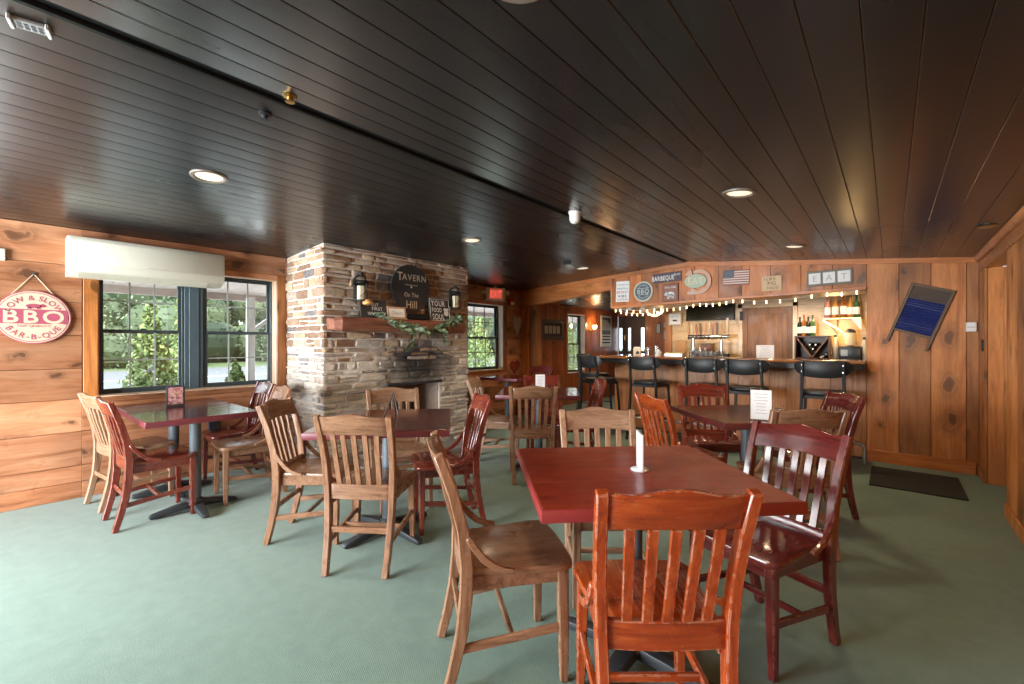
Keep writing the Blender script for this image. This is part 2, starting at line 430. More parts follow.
# alcove beyond the bar beam
def planks_v(mb, y, x0, x1, z0, zf, w_=.2, th=.02, d=1):
    x = x0; k = 0
    while x < x1 - .005:
        ww = w_ * random.uniform(.85, 1.15); b = min(x + ww, x1)
        if x1 - b < .06: b = x1
        zt = zf((x + b) / 2) if callable(zf) else zf
        mb.b2(x + .001, b - .001, y, y + th * d, z0, zt); x = b
mb = MB()
def alc(y0, y1, z0, z1):
    y = y0
    while y < y1 - .01:
        b = min(y + .19, y1); b = y1 if y1 - b < .06 else b
        mb.b2(XL - .02, XL, y + .001, b - .001, z0, z1); y = b
w3 = W['w3']
alc(YB, w3[0] - .06, 0, 2.08); alc(w3[1] + .06, 9.8, 0, 2.08); alc(w3[0] - .06, w3[1] + .06, 0, w3[2] - .05); alc(w3[0] - .06, w3[1] + .06, w3[3] + .05, 2.08)
mb.mi = 1; sheath(mb, [(YB, 9.95, [w3])], SH - .18, SH, 2.2)
struct(mb.build('wall_alcove', [PINE_D, DARKW], bevel=.002), 'dark reddish vertical pine boards beyond the bar beam', 'wall')
mb = MB(); x = XL
while x < .3:
    board_prism(mb, x, x + .14, YB + .14, 9.95, lambda q: 2.03 + .02 * (q - XL)); x += .14
mb.mi = 1; mb.b2(XL - .1, .7, YB + .06, 9.95, 2.16, 2.3)
struct(mb.build('ceiling_alcove', [CEIL, BLACK]), 'dark board ceiling above the bar and entry', 'ceiling')
# wall behind the camera, with a wide window opening, and the right wall behind the camera
mb = MB(); X0, X1, Z0, Z1 = -4.75, -1.85, .32, 2.1
for a, b, c, d in ((XL - .1, X0, 0, 2.35), (X1, XR + .1, 0, 2.35), (X0, X1, 0, Z0), (X0, X1, Z1, 2.42)): mb.b2(a, b, YK - .1, YK, c, d)
struct(mb.build('wall_back', PINE_V), 'pine wall with wide window opening behind the camera', 'wall')
# right wall with recessed doorway
YD0, YD1, ZD = 4.80, 5.80, 1.95
mb = MB()
y = YK
while y < YD0 - .01:
    b = min(y + .24, YD0); b = YD0 if YD0 - b < .08 else b
    mb.b2(XR, XR + .02, y + .001, b - .001, 0, ZD); y = b
mb.b2(XR, XR + .02, YD1, YD1 + .16, 0, ZD); mb.b2(XR, XR + .02, YD1 + .162, YB + .1, 0, ZD)
mb.mi = 1; mb.b2(XR - .002, XR + .3, YK, YB + .1, ZD + .002, 2.3)
mb.mi = 2; mb.b2(XR + .022, XR + .12, YK, YD0, 0, ZD); mb.b2(XR + .022, XR + .12, YD1, YB + .1, 0, ZD)
mb.b2(XR + .02, XR + .32, YD0 - .02, YD0, 0, ZD); mb.b2(XR + .12, XR + .32, YD1, YD1 + .02, 0, ZD); mb.b2(XR + .30, XR + .4, YD0, YD1, 0, ZD)
struct(mb.build('wall_right', [PINE_V, pine('pine_y', 'y', (.26, .08, .02), (.46, .16, .045), (.58, .24, .08)), PINE_V], bevel=.003), 'knotty pine wall with a recessed doorway opening', 'wall')
dr = thing('door_1', 'wooden panel door set in the recess of the right-hand pine wall', 'door', (XR + .27, 5.3, 0), kind='structure')
m = MB(); m.b2(-.02, .02, -.46, .46, .01, 1.9); m.build('door_leaf', DOORW, dr, bevel=.004)
m = MB()
for a, b in ((.15, .85), (1.0, 1.75)):
    for c in (-.22, .22): m.b2(-.03, -.018, c - .15, c + .15, a, b)
m.build('door_panel', PINE_V, dr, bevel=.01)
m = MB(); m.lathe([(.012, 0), (.012, -.04), (.028, -.05), (.024, -.075), (.004, -.08)], (-.02, .36, .95), 12, 'x'); m.build('door_knob', BRASS, dr)
mb = MB(); mb.b2(XR - .02, XR + .012, YK, YB, ZD + .18, cz(XR) + .03)
mb.rings([[(XR - .035, y_, cz(XR) + .02), (XR - .035, y_, cz(XR) - .025), (XR - .02, y_, cz(XR) - .05), (XR, y_, cz(XR) - .05), (XR, y_, cz(XR) + .02)] for y_ in (YK, YB)])
struct(mb.build('trim_1', MATS['pine_y'], bevel=.003), 'stepped pine crown moulding along the right wall', 'trim')
mb = MB(); mb.b2(XR - .012, XR, YK, YD0, 0, .10); mb.b2(XR - .012, XR, YD1, YB, 0, .10)
struct(mb.build('baseboard_right', PINE_V, bevel=.003), 'pine baseboard below the right wall', 'baseboard')

# bar wall plane: panel right of the bar, header, beam
mb = MB()
for a, b in zip([-.2, .063, .306, .555, XR], [.063, .306, .555, XR]): mb.b2(a + .0015, b - .0015, YB, YB + .025, 0, 2.2)
mb.mi = 1; mb.b2(-.2, XR + .1, YB + .026, YB + .12, 0, 2.2)
struct(mb.build('wall_bar', [PINE_V, DARKW], bevel=.0025), 'knotty vertical pine panel wall beside the bar', 'wall')
mb = MB(); mb.b2(-.2, XR - .02, YB - .02, YB, 0, .125); struct(mb.build('baseboard_bar', PINE_X, bevel=.004), 'wide pine baseboard under the panel wall beside the bar', 'baseboard')
hb = lambda x: 1.808 + (x + 3.25) * .0165           # header lower edge
HX0, HX1 = -3.25, -.2
mb = MB(); x = HX0
ws = [.27, .21, .26, .22, .28, .30, .28, .32, .31, .30, .3]
for k, ww in enumerate(ws):
    b = min(x + ww, HX1)
    if k == len(ws) - 1: b = HX1
    mb.rings([[(x + .0015, yy, hb(x)), (b - .0015, yy, hb(b)), (b - .0015, yy, cz(b) + .015), (x + .0015, yy, cz(x) + .015)] for yy in (YB - .0, YB + .03)])
    x = b
    if x >= HX1: break
mb.mi = 1
mb.rings([[(HX0, yy, hb(HX0) - .002), (HX1, yy, hb(HX1) - .002), (HX1, yy, 2.1), (HX0, yy, 2.1)] for yy in (YB + .031, YB + .62)])
mb.b2(HX0 - .02, HX0, YB + .0, YB + 2.2, 1.81, 2.1)
struct(mb.build('wall_header', [PINE_HDR, CREAM_W], bevel=.002), 'pine board header over the bar hung with signs', 'wall')
mb = MB()
for a, b in ((-4.9, RX), (RX, XR)):
    mb.rings([[(a, YB - .022, cz(a) - .055), (a, YB, cz(a) - .055), (a, YB, cz(a) + .01), (a, YB - .022, cz(a) + .01)], [(b, YB - .022, cz(b) - .055), (b, YB, cz(b) - .055), (b, YB, cz(b) + .01), (b, YB - .022, cz(b) + .01)]])
struct(mb.build('trim_2', PINE_X), 'pine strip along the top of the bar header', 'trim')
mb = MB(); mb.rings([[(HX0, YB - .03, hb(HX0) - .01), (HX0, YB + .02, hb(HX0) - .01), (HX0, YB + .02, hb(HX0) + .025), (HX0, YB - .03, hb(HX0) + .025)], [(HX1, YB - .03, hb(HX1) - .01), (HX1, YB + .02, hb(HX1) - .01), (HX1, YB + .02, hb(HX1) + .025), (HX1, YB - .03, hb(HX1) + .025)]])
struct(mb.build('trim_3', PINE_X, bevel=.003), 'pine ledge along the bottom of the bar header', 'trim')
mb = MB(); bt = lambda x: 1.90 + (x - XL) * .105
mb.rings([[(a, YB + .0, bt(a)), (a, YB + .14, bt(a)), (a, YB + .14, cz(a) + .01), (a, YB + .0, cz(a) + .01)] for a in (XL, HX0)])
struct(mb.build('beam', PINE_X, bevel=.004), 'orange pine beam from the corner post to the bar header', 'beam')
mb = MB(); mb.b2(XL, -4.88, YB - .02, YB + .16, 0, bt(-4.95)); mb.b2(-4.878, -4.70, YB + .01, YB + .15, 0, bt(-4.80))
struct(mb.build('post', PINE_V, bevel=.005), 'pine corner post under the beam by the window', 'post')
# bar room walls
mb = MB(); z = 0
while z < 2.12:
    mb.b2(-3.18, -2.02, 8.4, 8.42, z + .001, min(z + .21, 2.14) - .001); mb.b2(-1.16, .1, 8.4, 8.42, z + .001, min(z + .21, 2.14) - .001)
    mb.b2(-2.02, -1.16, 8.4, 8.42, max(z, 1.90) + .001, max(min(z + .21, 2.14), 1.95) - .001) if z + .21 > 1.9 else None
    z += .21
mb.b2(-3.2, .2, 8.42, 8.5, 0, 2.14)
mb.mi = 1; mb.b2(-3.30, -3.18, 8.36, 8.5, 0, 2.14); mb.mi = 0
mb.b2(-.1, 0, YB + .12, 8.5, 0, 2.14)
struct(mb.build('wall_back_bar', [CREAM_W, PINE_V], bevel=.0015), 'pale cream board wall behind the bar', 'wall')
mb = MB()
planks_v(mb, 9.8, -4.34, -3.0, 0, 2.14, .22); mb.b2(XL, -4.34, 9.8, 9.82, 1.92, 2.14)
mb.b2(-4.34, -3.0, 9.82, 9.95, 0, 2.14); mb.b2(XL, -4.34, 9.82, 9.95, 1.92, 2.14); mb.b2(-3.22, -3.16, 8.5, 9.8, 0, 2.14)
struct(mb.build('wall_entry', PINE_D, bevel=.002), 'red-brown pine wall by the entrance door', 'wall')

# doors
d2 = thing('door_2', 'dark brown entrance door with narrow bright glass strips', 'door', (-4.69, 9.86, 0), kind='structure')
m = MB(); xs = [-.35, -.31, -.245, -.165, -.12, -.03, .045, .215, .285, .34]
m.b2(-.35, .35, -.03, .03, 0, 1.08); m.b2(-.35, .35, -.03, .03, 1.63, 1.92)
gl = [(-.335, -.255), (-.10, -.03), (.22, .31)]; p = -.35
for a, b in gl: m.b2(p, a, -.03, .03, 1.08, 1.63); p = b
m.b2(p, .35, -.03, .03, 1.08, 1.63); m.b2(-.215, -.185, -.045, -.03, 0, 1.9)
for c in (.02, .13): m.b2(c, c + .07, -.04, -.03, 1.15, 1.55); m.b2(c, c + .07, -.04, -.03, .2, .95)
for c in (-.24, .06): m.prism(circ(.05, 12, (c + .02, 1.75)), -.045, -.03)
m.build('door_leaf', DARKW, d2, bevel=.003)
m = MB()
for a, b in gl: m.b2(a, b, -.004, .004, 1.08, 1.63)
m.build('glass_pane', GLASS, d2)
m = MB(); m.b2(-.175, -.145, -.045, -.03, 1.33, 1.47); m.tube([(-.16, -.045, 1.36), (-.16, -.085, 1.36), (-.16, -.085, 1.44)], .009); m.build('door_handle', BRASS, d2)
d3 = thing('door_3', 'weathered brown wooden door in the cream wall behind the bar', 'door', (-1.58, 8.40, 0), kind='structure')
m = MB(); m.b2(-.37, .37, .0, .04, 0, 1.87); m.build('door_leaf', DOORW, d3, bevel=.003)
m = MB()
for x0 in (-.44, .37): m.b2(x0, x0 + .07, -.02, .03, 0, 1.94)
m.b2(-.44, .44, -.02, .03, 1.87, 1.94); m.build('door_casing', CREAM_W, d3, bevel=.003)
m = MB()
for x0, x1, z0, z1 in ((-.37, -.29, 0, 1.87), (.29, .37, 0, 1.87), (-.29, .29, 1.76, 1.87), (-.29, .29, .85, .95)): m.b2(x0, x1, -.014, 0, z0, z1)
m.build('door_stile', DOORW, d3, bevel=.003)
m = MB(); m.b2(-.41, -.36, -.03, -.02, 1.66, 1.82); m.build('hinge', INK, d3)

# windows
def sash_window(name, y0, y1, z0, z1, label, cols=3, x=XL - .135, mull=(True, True)):
    t = thing(name, label, 'window', (x, y0, z0), kind='structure')
    h, ww = z1 - z0, y1 - y0; fr = .02
    m = MB()
    for a, b, c, d in ((0, fr, 0, h), (ww - fr, ww, 0, h), (fr, ww - fr, 0, fr), (fr, ww - fr, h - fr, h)): m.b2(-.03, .02, a, b, c, d)
    m.build('window_frame', WIN, t, bevel=.003)
    mid = h * .485
    for lo, hi, xo in ((fr, mid + .018, .006), (mid - .014, h - fr, -.022)):
        m = MB(); s_ = .024; a, b = fr, ww - fr
        for p, q, c, d in ((a, a + s_, lo, hi), (b - s_, b, lo, hi), (a + s_, b - s_, lo, lo + s_), (a + s_, b - s_, hi - s_, hi)): m.b2(xo - .012, xo + .012, p, q, c, d)
        sa = m.build('sash', WIN, t, bevel=.002)
        m = MB()
        for k in range(1, cols):
            yy = a + s_ + (b - a - 2 * s_) * k / cols; m.b2(xo - .006, xo + .006, yy - .006, yy + .006, lo + s_, hi - s_)
        zz = (lo + hi) / 2; m.b2(xo - .0055, xo + .0055, a + s_, b - s_, zz - .006, zz + .006)
        m.build('muntin', plain('muntin_paint', (.28, .30, .28), .5), sa)
        m = MB(); m.b2(xo - .002, xo + .002, a + s_ - .004, b - s_ + .004, lo + s_ - .004, hi - s_ + .004); m.build('glass_pane', GLASS, sa)
    m = MB(); m.b2(.02, .045, ww / 2 - .025, ww / 2 + .025, mid + .016, mid + .03); m.build('sash_lock', WIN, t)
    return t
sash_window('window_1', .535, 1.15, .827, 1.948, 'dark framed sash window below the wall air conditioner, evergreen shrub outside')
sash_window('window_2', 1.30, 1.945, .827, 1.948, 'dark framed sash window between the fireplace and the blue-grey mullion')
sash_window('window_3', 4.79, 5.61, .827, 1.912, 'dark sash window just past the stone fireplace under the exit sign')
sash_window('window_4', 7.61, 8.28, .652, 1.872, 'small sash window in the alcove between framed picture and wall lamp')
sash_window('window_5', -2.03, -1.12, .86, 1.94, 'sash window beside the camera outside the frame')
sash_window('window_6', -1.09, -.17, .86, 1.94, 'sash window beside the camera, nearer the round sign')
m = MB(); m.b2(XL - .17, XL - .10, 1.15, 1.30, .827, 1.948); m.b2(XL - .10, XL - .09, 1.185, 1.265, .83, 1.945)
struct(m.build('trim_4', plain('blue_grey_paint', (.055, .085, .10), .5), bevel=.003), 'blue-grey mullion post between the paired windows', 'trim')
def casing(name, y0, y1, z0, z1, cw, label, m1=PINE_V, sill=True):
    m = MB()
    m.b2(XL - .01, XL + .012, y0 - cw, y0, z0 - .05, z1 + .05); m.b2(XL - .01, XL + .012, y1, y1 + cw, z0 - .05, z1 + .05)
    m.mi = 1; m.b2(XL - .01, XL + .012, y0, y1, z1, z1 + .05); m.b2(XL - .01, XL + .012, y0, y1, z0 - .055, z0)
    m.mi = 2                                                      # reveals
    m.b2(XL - .19, XL + .004, y0, y0 + .007, z0, z1); m.b2(XL - .19, XL + .004, y1 - .007, y1, z0, z1)
    m.b2(XL - .19, XL + .004, y0, y1, z1 - .007, z1); m.b2(XL - .19, XL + .02, y0, y1, z0 - .012, z0 + .004)
    struct(m.build(name, [m1, PINE_H if m1 is not PINE_D else PINE_D, PINE_P], bevel=.003), label, 'trim')
casing('trim_5', .53, 1.95, .825, 1.95, .09, 'orange pine casing around the paired windows')
casing('trim_6', 4.78, 5.62, .825, 1.915, .09, 'pine casing around the window past the fireplace', PINE_D)
casing('trim_7', 7.60, 8.29, .65, 1.875, .06, 'pine casing around the alcove window', PINE_D)
casing('trim_8', -2.05, -.15, .85, 1.95, .086, 'pine casing around the windows outside the frame')

# ------------------------------------------------------------------ outdoors
m = MB(); m.b2(-12.5, XL - .2, -40, 70, -.2, -.05); struct(m.build('ground', plain('bounce_pavement', (.72, .71, .69), .9, var=.15)), 'unseen ground between the building and the road, made pale to bounce daylight', 'ground')  # below the sill line; colour made pale to throw daylight onto the ceiling
m = MB(); m.b2(-70, -12.5, -40, 90, -.2, -.06); struct(m.build('lawn', plain('grass', (.07, .10, .035), .9, var=.4)), 'grass verge beyond the road', 'ground')
m = MB(); m.b2(-27, -12.5, -40, 70, -.05, -.02); m.mi = 1; m.b2(-20.0, -19.85, -40, 70, -.02, -.012); m.b2(-13.4, -13.25, -40, 70, -.02, -.012)
struct(m.build('road', [plain('asphalt', (.095, .098, .108), .9), PAPER]), 'grey road with white lines outside', 'road')
m = MB(); y = -3
while y < 11:
    m.rings([[(XL - .13, yy, 2.16), (-6.9, yy, 1.95), (-6.9, yy, 1.97), (XL - .13, yy, 2.18)] for yy in (y + .002, y + .118)]); y += .12
m.mi = 1; m.b2(-6.95, -6.9, -3, 11, 1.86, 2.05); m.b2(-7.0, XL - .1, -3, 11, 2.2, 2.22)
struct(m.build('eave', [plain('soffit_boards', (.52, .42, .38), .6), plain('fascia', (.50, .40, .36), .6)]), 'pinkish boarded porch eave outside the windows', 'eave')
pp = thing('porch_post', 'white porch post with diagonal brace outside the window', 'post', (-6.8, 2.28, -.05))
m = MB(); m.box((0, 0, .98), (.09, .09, 1.96)); m.build('post', WHITE, pp, bevel=.005)
m = MB(); m.box((0, .28, 1.7), (.05, .05, .75), Matrix.Rotation(R(-50), 3, 'X')); m.build('brace', WHITE, pp, bevel=.003)
LEAF = [plain('leaf_%d' % k, c, .7, var=.35) for k, c in enumerate(((.055, .080, .040), (.085, .112, .058), (.14, .165, .09), (.04, .06, .025)))]
def leafcloud(mb, c, rad, n, size, up=0):
    for _ in range(n):
        while True:
            p = Vector((random.uniform(-1, 1), random.uniform(-1, 1), random.uniform(-1, 1)))
            if .35 < p.length < 1: break
        q = Vector((c[0] + p.x * rad[0], c[1] + p.y * rad[1], c[2] + p.z * rad[2]))
        a = Vector((random.uniform(-1, 1), random.uniform(-1, 1), random.uniform(-1, 1))).normalized(); b = a.orthogonal().normalized()
        s_ = size * random.uniform(.5, 1.3); mb.mi = random.choice((0, 0, 1, 1, 2))
        vs = [mb.bm.verts.new(q + a * s_ * i + b * s_ * .55 * j) for i, j in ((-1, 0), (0, -1), (1, 0), (0, 1))]
        mb.face(vs)
def tree(x, y, h, r, label, mats):
    t = thing('tree', label, 'tree', (x, y, -.05), group='trees across the road')
    m = MB(); m.tube([(0, 0, 0), (.1, .05, h * .3), (0, .1, h * .6)], [.22, .16, .08], 7); m.build('trunk', DARKW, t)
    m = MB()
    for k in range(7):
        a = random.uniform(0, 6.28); q = random.uniform(0, .55) * r
        c_ = (q * math.cos(a), q * math.sin(a), h * (.14 + .72 * k / 6)); m.mi = 0; m.ball(c_, r * .5, 10, 7, (1, 1, h * .17 / (r * .5))); leafcloud(m, c_, (r * .66, r * .66, h * .2), 1100, .11)
    o = m.build('crown', mats, t, smooth=False); return t
for k, (x, y, h, r) in enumerate([(-31, -2, 9, 3.2), (-39, 1.5, 12, 3.6), (-30.5, 5, 8.5, 3.2), (-39, 9, 12, 3.8), (-31, 12.5, 10, 3.2), (-40, 16, 12, 3.8), (-31, 20, 9, 3.3), (-39, 24, 12, 3.8), (-31, 28, 10, 3.4), (-39, 32, 12, 3.8), (-31, 36, 9, 3.5), (-31, 44, 10, 3.6), (-48, 5.5, 14, 4.6), (-48, 13, 14, 4.6), (-48, 21, 14, 4.6), (-42, 40.5, 13, 4.2), (-42, 49.5, 13, 4.2), (-42, 58.5, 13, 4.2)]):
    tree(x, y, h, r, 'broad green tree across the road', [LEAF[(k) % 2], LEAF[1], LEAF[2]])
m = MB()
for k in range(26):
    c_ = (-35 + random.uniform(-1, 1), -6 + k * 2.6, 1.3); m.mi = 0; m.ball(c_, 1.9, 10, 7, (.7, 1, .8)); leafcloud(m, c_, (1.7, 2.2, 1.8), 500, .12)
tag(m.build('thicket', [LEAF[0], LEAF[1], LEAF[1]], smooth=False), 'dense green roadside thicket beyond the road', 'thicket', kind='stuff')
def conifer(x, y, h, r, label):
    t = thing('evergreen_shrub', label, 'shrub', (x, y, -.05), group='evergreens outside the window')
    m = MB(); m.tube([(0, 0, 0), (0, 0, h * .9)], [.05, .01], 6); m.build('trunk', DARKW, t)
    m = MB(); n = 9
    for k in range(n):
        f = k / (n - 1); leafcloud(m, (0, 0, .15 + f * (h - .2)), (r * (1 - f * .85), r * (1 - f * .85), h / n * 1.1), int(420 * (1 - f * .7)), .045)
    m.build('foliage', [plain('lime_leaf_%d' % k, c, .7, var=.3) for k, c in enumerate(((.08, .125, .035), (.14, .19, .05), (.21, .255, .085)))], t, smooth=False)
conifer(-8.2, 1.42, 1.75, .52, 'rounded evergreen shrub outside the window under the air conditioner')
conifer(-9.6, 2.15, 2.45, .42, 'tall slim evergreen rising behind the rounded shrub outside')
conifer(-7.6, 2.35, .95, .38, 'low evergreen shrub outside the window next to the mullion')
conifer(-9.0, 9.0, 2.0, .7, 'pale evergreen shrub outside the window past the fireplace')
conifer(-9.0, 13.6, 2.0, .7, 'green shrub outside the small alcove window')

# ------------------------------------------------------------------ fireplace
fp = thing('fireplace', 'stacked stone fireplace chimney with soot-stained firebox and rough wood mantel', 'fireplace', (0, 0, 0))
FX, FY0, FY1 = -4.19, 2.04, 4.0
OY0, OY1, OZ0, OZ1 = 2.80, 3.52, .26, .80
m = MB()
zt = lambda x: cz(x) + .01
def slab(x0, x1, y0, y1, z0, z1): m.b2(x0, x1, y0, y1, z0, z1)
m.rings([[(XL, yy, OZ1), (FX - .02, yy, OZ1), (FX - .02, yy, zt(FX)), (XL, yy, zt(XL))] for yy in (FY0 + .02, FY1 - .02)])
slab(XL, FX - .02, FY0 + .02, OY0, 0, OZ1); slab(XL, FX - .02, OY1, FY1 - .02, 0, OZ1); slab(XL, FX - .02, OY0, OY1, 0, OZ0)
m.build('mortar_core', MORTAR, fp, smooth=False)
m = MB(); slab(FX - .60, FX - .55, OY0, OY1, OZ0, OZ1); slab(FX - .55, FX - .05, OY0, OY0 + .012, OZ0, OZ1); slab(FX - .55, FX - .05, OY1 - .012, OY1, OZ0, OZ1)
m.build('firebox', BRICK_IN, fp)
rs = random.Random(11)
def stone_at(mb, P, u, v, nrm, u0, u1, v0, v1, dep):
    """one rough stone: rings from the mortar out to a pillowed face"""
    j = lambda a: rs.uniform(-a, a); rr = []
    cs = [(u0, v0), (u1, v0), (u1, v1), (u0, v1)]; du, dv = u1 - u0, v1 - v0
    pts = [(u0, v0 + dv * .5)] ; 
    out = []
    for (a, b) in ((0, .12), (.10, 0), (.5, 0), (.9, 0), (1, .12), (1, .88), (.9, 1), (.5, 1), (.1, 1), (0, .88)):
        out.append((u0 + du * a + j(.006), v0 + dv * b + j(.006)))
    cu, cv = (u0 + u1) / 2, (v0 + v1) / 2; tl = j(.008)
    for k, (dd, ins) in enumerate(((-.02, 0), (dep * .55, .002), (dep * .92, .009), (dep, .02))):
        ring = []
        for (a, b) in out:
            sa = a + (cu - a) * min(.9, ins / max(du * .5, .01)); sb = b + (cv - b) * min(.9, ins / max(dv * .5, .01))
            ring.append(P + u * sa + v * sb + nrm * (dd + (tl * (a - cu) / max(du, .01) * 2 + (j(.003)) if k > 1 else 0)))
        rr.append(ring)
    mb.rings(rr)
up, dn = MB(), MB()
def course(P, u, nrm, length, ztop, hole=None, seed=0):
    z = .006; k = 0
    global rs
    rh = random.Random(5)
    while z < 2.35:
        h = rh.choice((.055, .065, .075, .09, .105)) if z > 1.2 else rh.choice((.045, .052, .06, .07, .085)); a = -.012 if k % 2 else 0
        a = rs.uniform(-.015, .01)
        while a < length - .02:
            L = rs.uniform(.10, .34); b = min(a + L, length + rs.uniform(-.01, .012))
            if length - b < .07: b = length + rs.uniform(-.008, .012)
            zz = (a + b) / 2
            z1 = min(z + h, ztop(zz) - .003)
            if hole and z + h > hole[2] and z < hole[3] and b > hole[0] and a < hole[1]:
                if a < hole[0] - .05: b = hole[0]
                elif b > hole[1] + .05: a = hole[1] + .001; 
                else: a = max(b, hole[1]) if b >= hole[1] else b; continue
            if z1 - z > .018:
                sub = [(z, z1)]
                if h > .08 and rs.random() < .3: q = z + h * rs.uniform(.4, .6); sub = [(z, min(q, z1)), (q, z1)] if q < z1 - .02 else sub
                for (s0, s1) in sub:
                    g = .0085
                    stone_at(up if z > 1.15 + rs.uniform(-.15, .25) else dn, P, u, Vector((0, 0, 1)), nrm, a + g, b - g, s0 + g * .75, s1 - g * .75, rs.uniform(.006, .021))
            a = b
        z += h; k += 1
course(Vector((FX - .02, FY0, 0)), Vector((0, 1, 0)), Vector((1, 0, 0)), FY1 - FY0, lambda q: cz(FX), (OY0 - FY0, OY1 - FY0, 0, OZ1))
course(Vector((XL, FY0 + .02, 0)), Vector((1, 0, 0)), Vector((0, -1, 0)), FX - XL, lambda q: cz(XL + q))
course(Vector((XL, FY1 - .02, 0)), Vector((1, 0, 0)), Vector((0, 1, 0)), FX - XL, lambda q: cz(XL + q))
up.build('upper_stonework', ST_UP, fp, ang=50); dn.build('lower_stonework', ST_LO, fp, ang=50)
m = MB()   # lintel stones and two bright chips under them
m.b2(FX - .3, FX + .004, OY0 - .03, OY1 + .03, OZ1 - .01, OZ1 + .022); m.build('lintel', plain('sooty_stone', (.03, .03, .033), .9, var=.4), fp, bevel=.01)
# mantel
def rough_beam(L, d, h):
    mb = MB(); n = 26; rg = []
    for k in range(n + 1):
        y = L * k / n; q = lambda a: random.uniform(-a, a); ch = .028
        sec = [(0, 0), (d - ch, 0), (d, ch), (d, h - ch), (d - ch, h), (0, h)]
        e = .75 if k in (0, n) else 1
        rg.append([(x_ * (e if x_ > 0 else 1) + q(.004), y + q(.006), (z_ - h / 2) * e + h / 2 + q(.004)) for x_, z_ in sec])
    return mb.rings(rg)
mant = rough_beam(1.72, .19, .142).build('mantel', pine('rough_red_beam', 'y', (.12, .04, .024), (.27, .095, .055), (.38, .16, .095), rough=.6, knots=.3, coat=0), fp, (FX + .005, 2.08, 1.385), ang=25)
m = MB(); m.mi = 0
m.rings([[(FX - .02 + a, 2.3 + b, 0), (FX - .02 + a, 2.3 + b, .05)] for a, b in ((0, 0), (0, 1.85), (.30, 1.85), (.36, 1.6), (.38, .8), (.35, .1), (.3, 0))], cap=False) if False else None
m.prismz([(FX - .02, 2.3), (FX + .30, 2.3), (FX + .35, 2.5), (FX + .34, 3.2), (FX + .37, 3.7), (FX + .33, 4.08), (FX + .20, 4.14), (FX - .02, 4.1)], 0, .055)
m.build('hearth', plain('grey_flagstone', (.20, .20, .20), .85, var=.4), fp, bevel=.012)

# things on and over the mantel
MZ = 1.385 + .142
sg = thing('round_sign', 'large dark round sign with jagged edge hanging on the chimney above the mantel', 'sign', (FX + .045, 3.045, 1.632), R(90))
m = MB(); n = 64
m.prism([((.268 - .008 * (k % 2)) * math.cos(2 * PI * k / n), .262 + (.268 - .008 * (k % 2)) * math.sin(2 * PI * k / n)) for k in range(n)], -.012, .008)
m.build('board', SLATE, sg)
GOLD = plain('tan_lettering', (.62, .50, .36), .6)
text(sg, 'T', .13, -.155, .385, -.0135, GOLD, .012, sx=.9); text(sg, 'AVERN', .10, .04, .382, -.0135, GOLD, .012, sx=.95)
text(sg, 'On The', .068, 0, .185, -.0135, GOLD, .006, sx=.85); text(sg, 'Hill', .12, 0, .075, -.0135, GOLD, .012, sx=.9)
m = MB(); plate(m, rect(-.085, .085, .292, .298), -.0125); plate(m, rect(-.012, .012, .262, .284), -.0125); m.build('flourish', GOLD, sg)
def prop_sign(name, label, y, w_, h_, x=FX + .13, lean=-8, th=.02, mat=SLATE, cat='sign'):
    t = thing(name, label, cat, (x, y, MZ), R(90), tilt=R(lean))
    m = MB(); m.b2(-w_ / 2, w_ / 2, -th / 2, th / 2, 0, h_); m.build('board', mat, t, bevel=.003); return t
s1 = prop_sign('wooden_sign', 'black sign with white whiskey lettering at the near end of the mantel', 2.525, .31, .195)
text(s1, 'BUT', .045, .01, .14, -.0125, CHALK, .012); text(s1, 'FIRST', .048, .035, .098, -.0125, CHALK, .012); text(s1, 'WHISKEY', .052, .03, .045, -.0125, CHALK, .014, sx=.9)
m = MB(); m.lathe([(.006, 0), (.05, .01), (.055, .03), (.04, .055), (.004, .065)], (-.075, -.02, .125), 16); m.build('painted_bun', plain('bun_paint', (.62, .32, .10), .5), s1)
s2 = prop_sign('picture_frame', 'small wood-framed card standing on the mantel below the round sign', 2.795, .235, .135, mat=plain('frame_tan', (.48, .30, .21), .5), x=FX + .14)
m = MB(); m.b2(-.095, .095, -.013, -.0095, .022, .113); m.build('card', PAPER, s2)
text(s2, 'Cheers', .05, 0, .068, -.0145, plain('grey_ink', (.3, .3, .3), .6), 0, sx=.9)
bt_ = thing('bottle', 'dark bottle lying on its side on the mantel beside the chalk sign', 'bottle', (FX + .12, 3.05, MZ + .036), 0)
m = MB(); m.lathe([(.005, -.16), (.034, -.155), (.036, -.14), (.036, .06), (.030, .09), (.013, .115), (.012, .15), (.004, .152)], (0, 0, 0), 16)
b_ = m.build('glass_body', plain('black_glass', (.012, .012, .014), .12), bt_); b_.rotation_euler = (R(90), 0, 0)
m = MB(); m.lathe([(.0125, .118), (.0145, .12), (.0145, .154), (.004, .156)], (0, 0, 0), 14); c_ = m.build('foil_cap', plain('foil', (.25, .25, .26), .3, .6), bt_); c_.rotation_euler = (R(90), 0, 0)
s3 = prop_sign('chalk_sign', 'black chalkboard sign with bold white lettering at the far end of the mantel', 3.42, .31, .275, x=FX + .115)
for k, (tx, zz, sz) in enumerate((('YOUR', .215, .085), ('HOLE', .14, .075), ('YOUR', .055, .085))): pass
text(s3, 'YOUR', .095, -.02, .215, -.0125, CHALK, .012, sx=.75); text(s3, 'FOOD', .07, -.05, .135, -.0125, CHALK, .012, sx=.7); text(s3, 'SOUL', .095, -.03, .055, -.0125, CHALK, .012, sx=.75)
m = MB(); m.prism(circ(.035, 16, (.095, .10)), -.0125, -.0105); plate(m, rect(.06, .13, .13, .16), -.011)
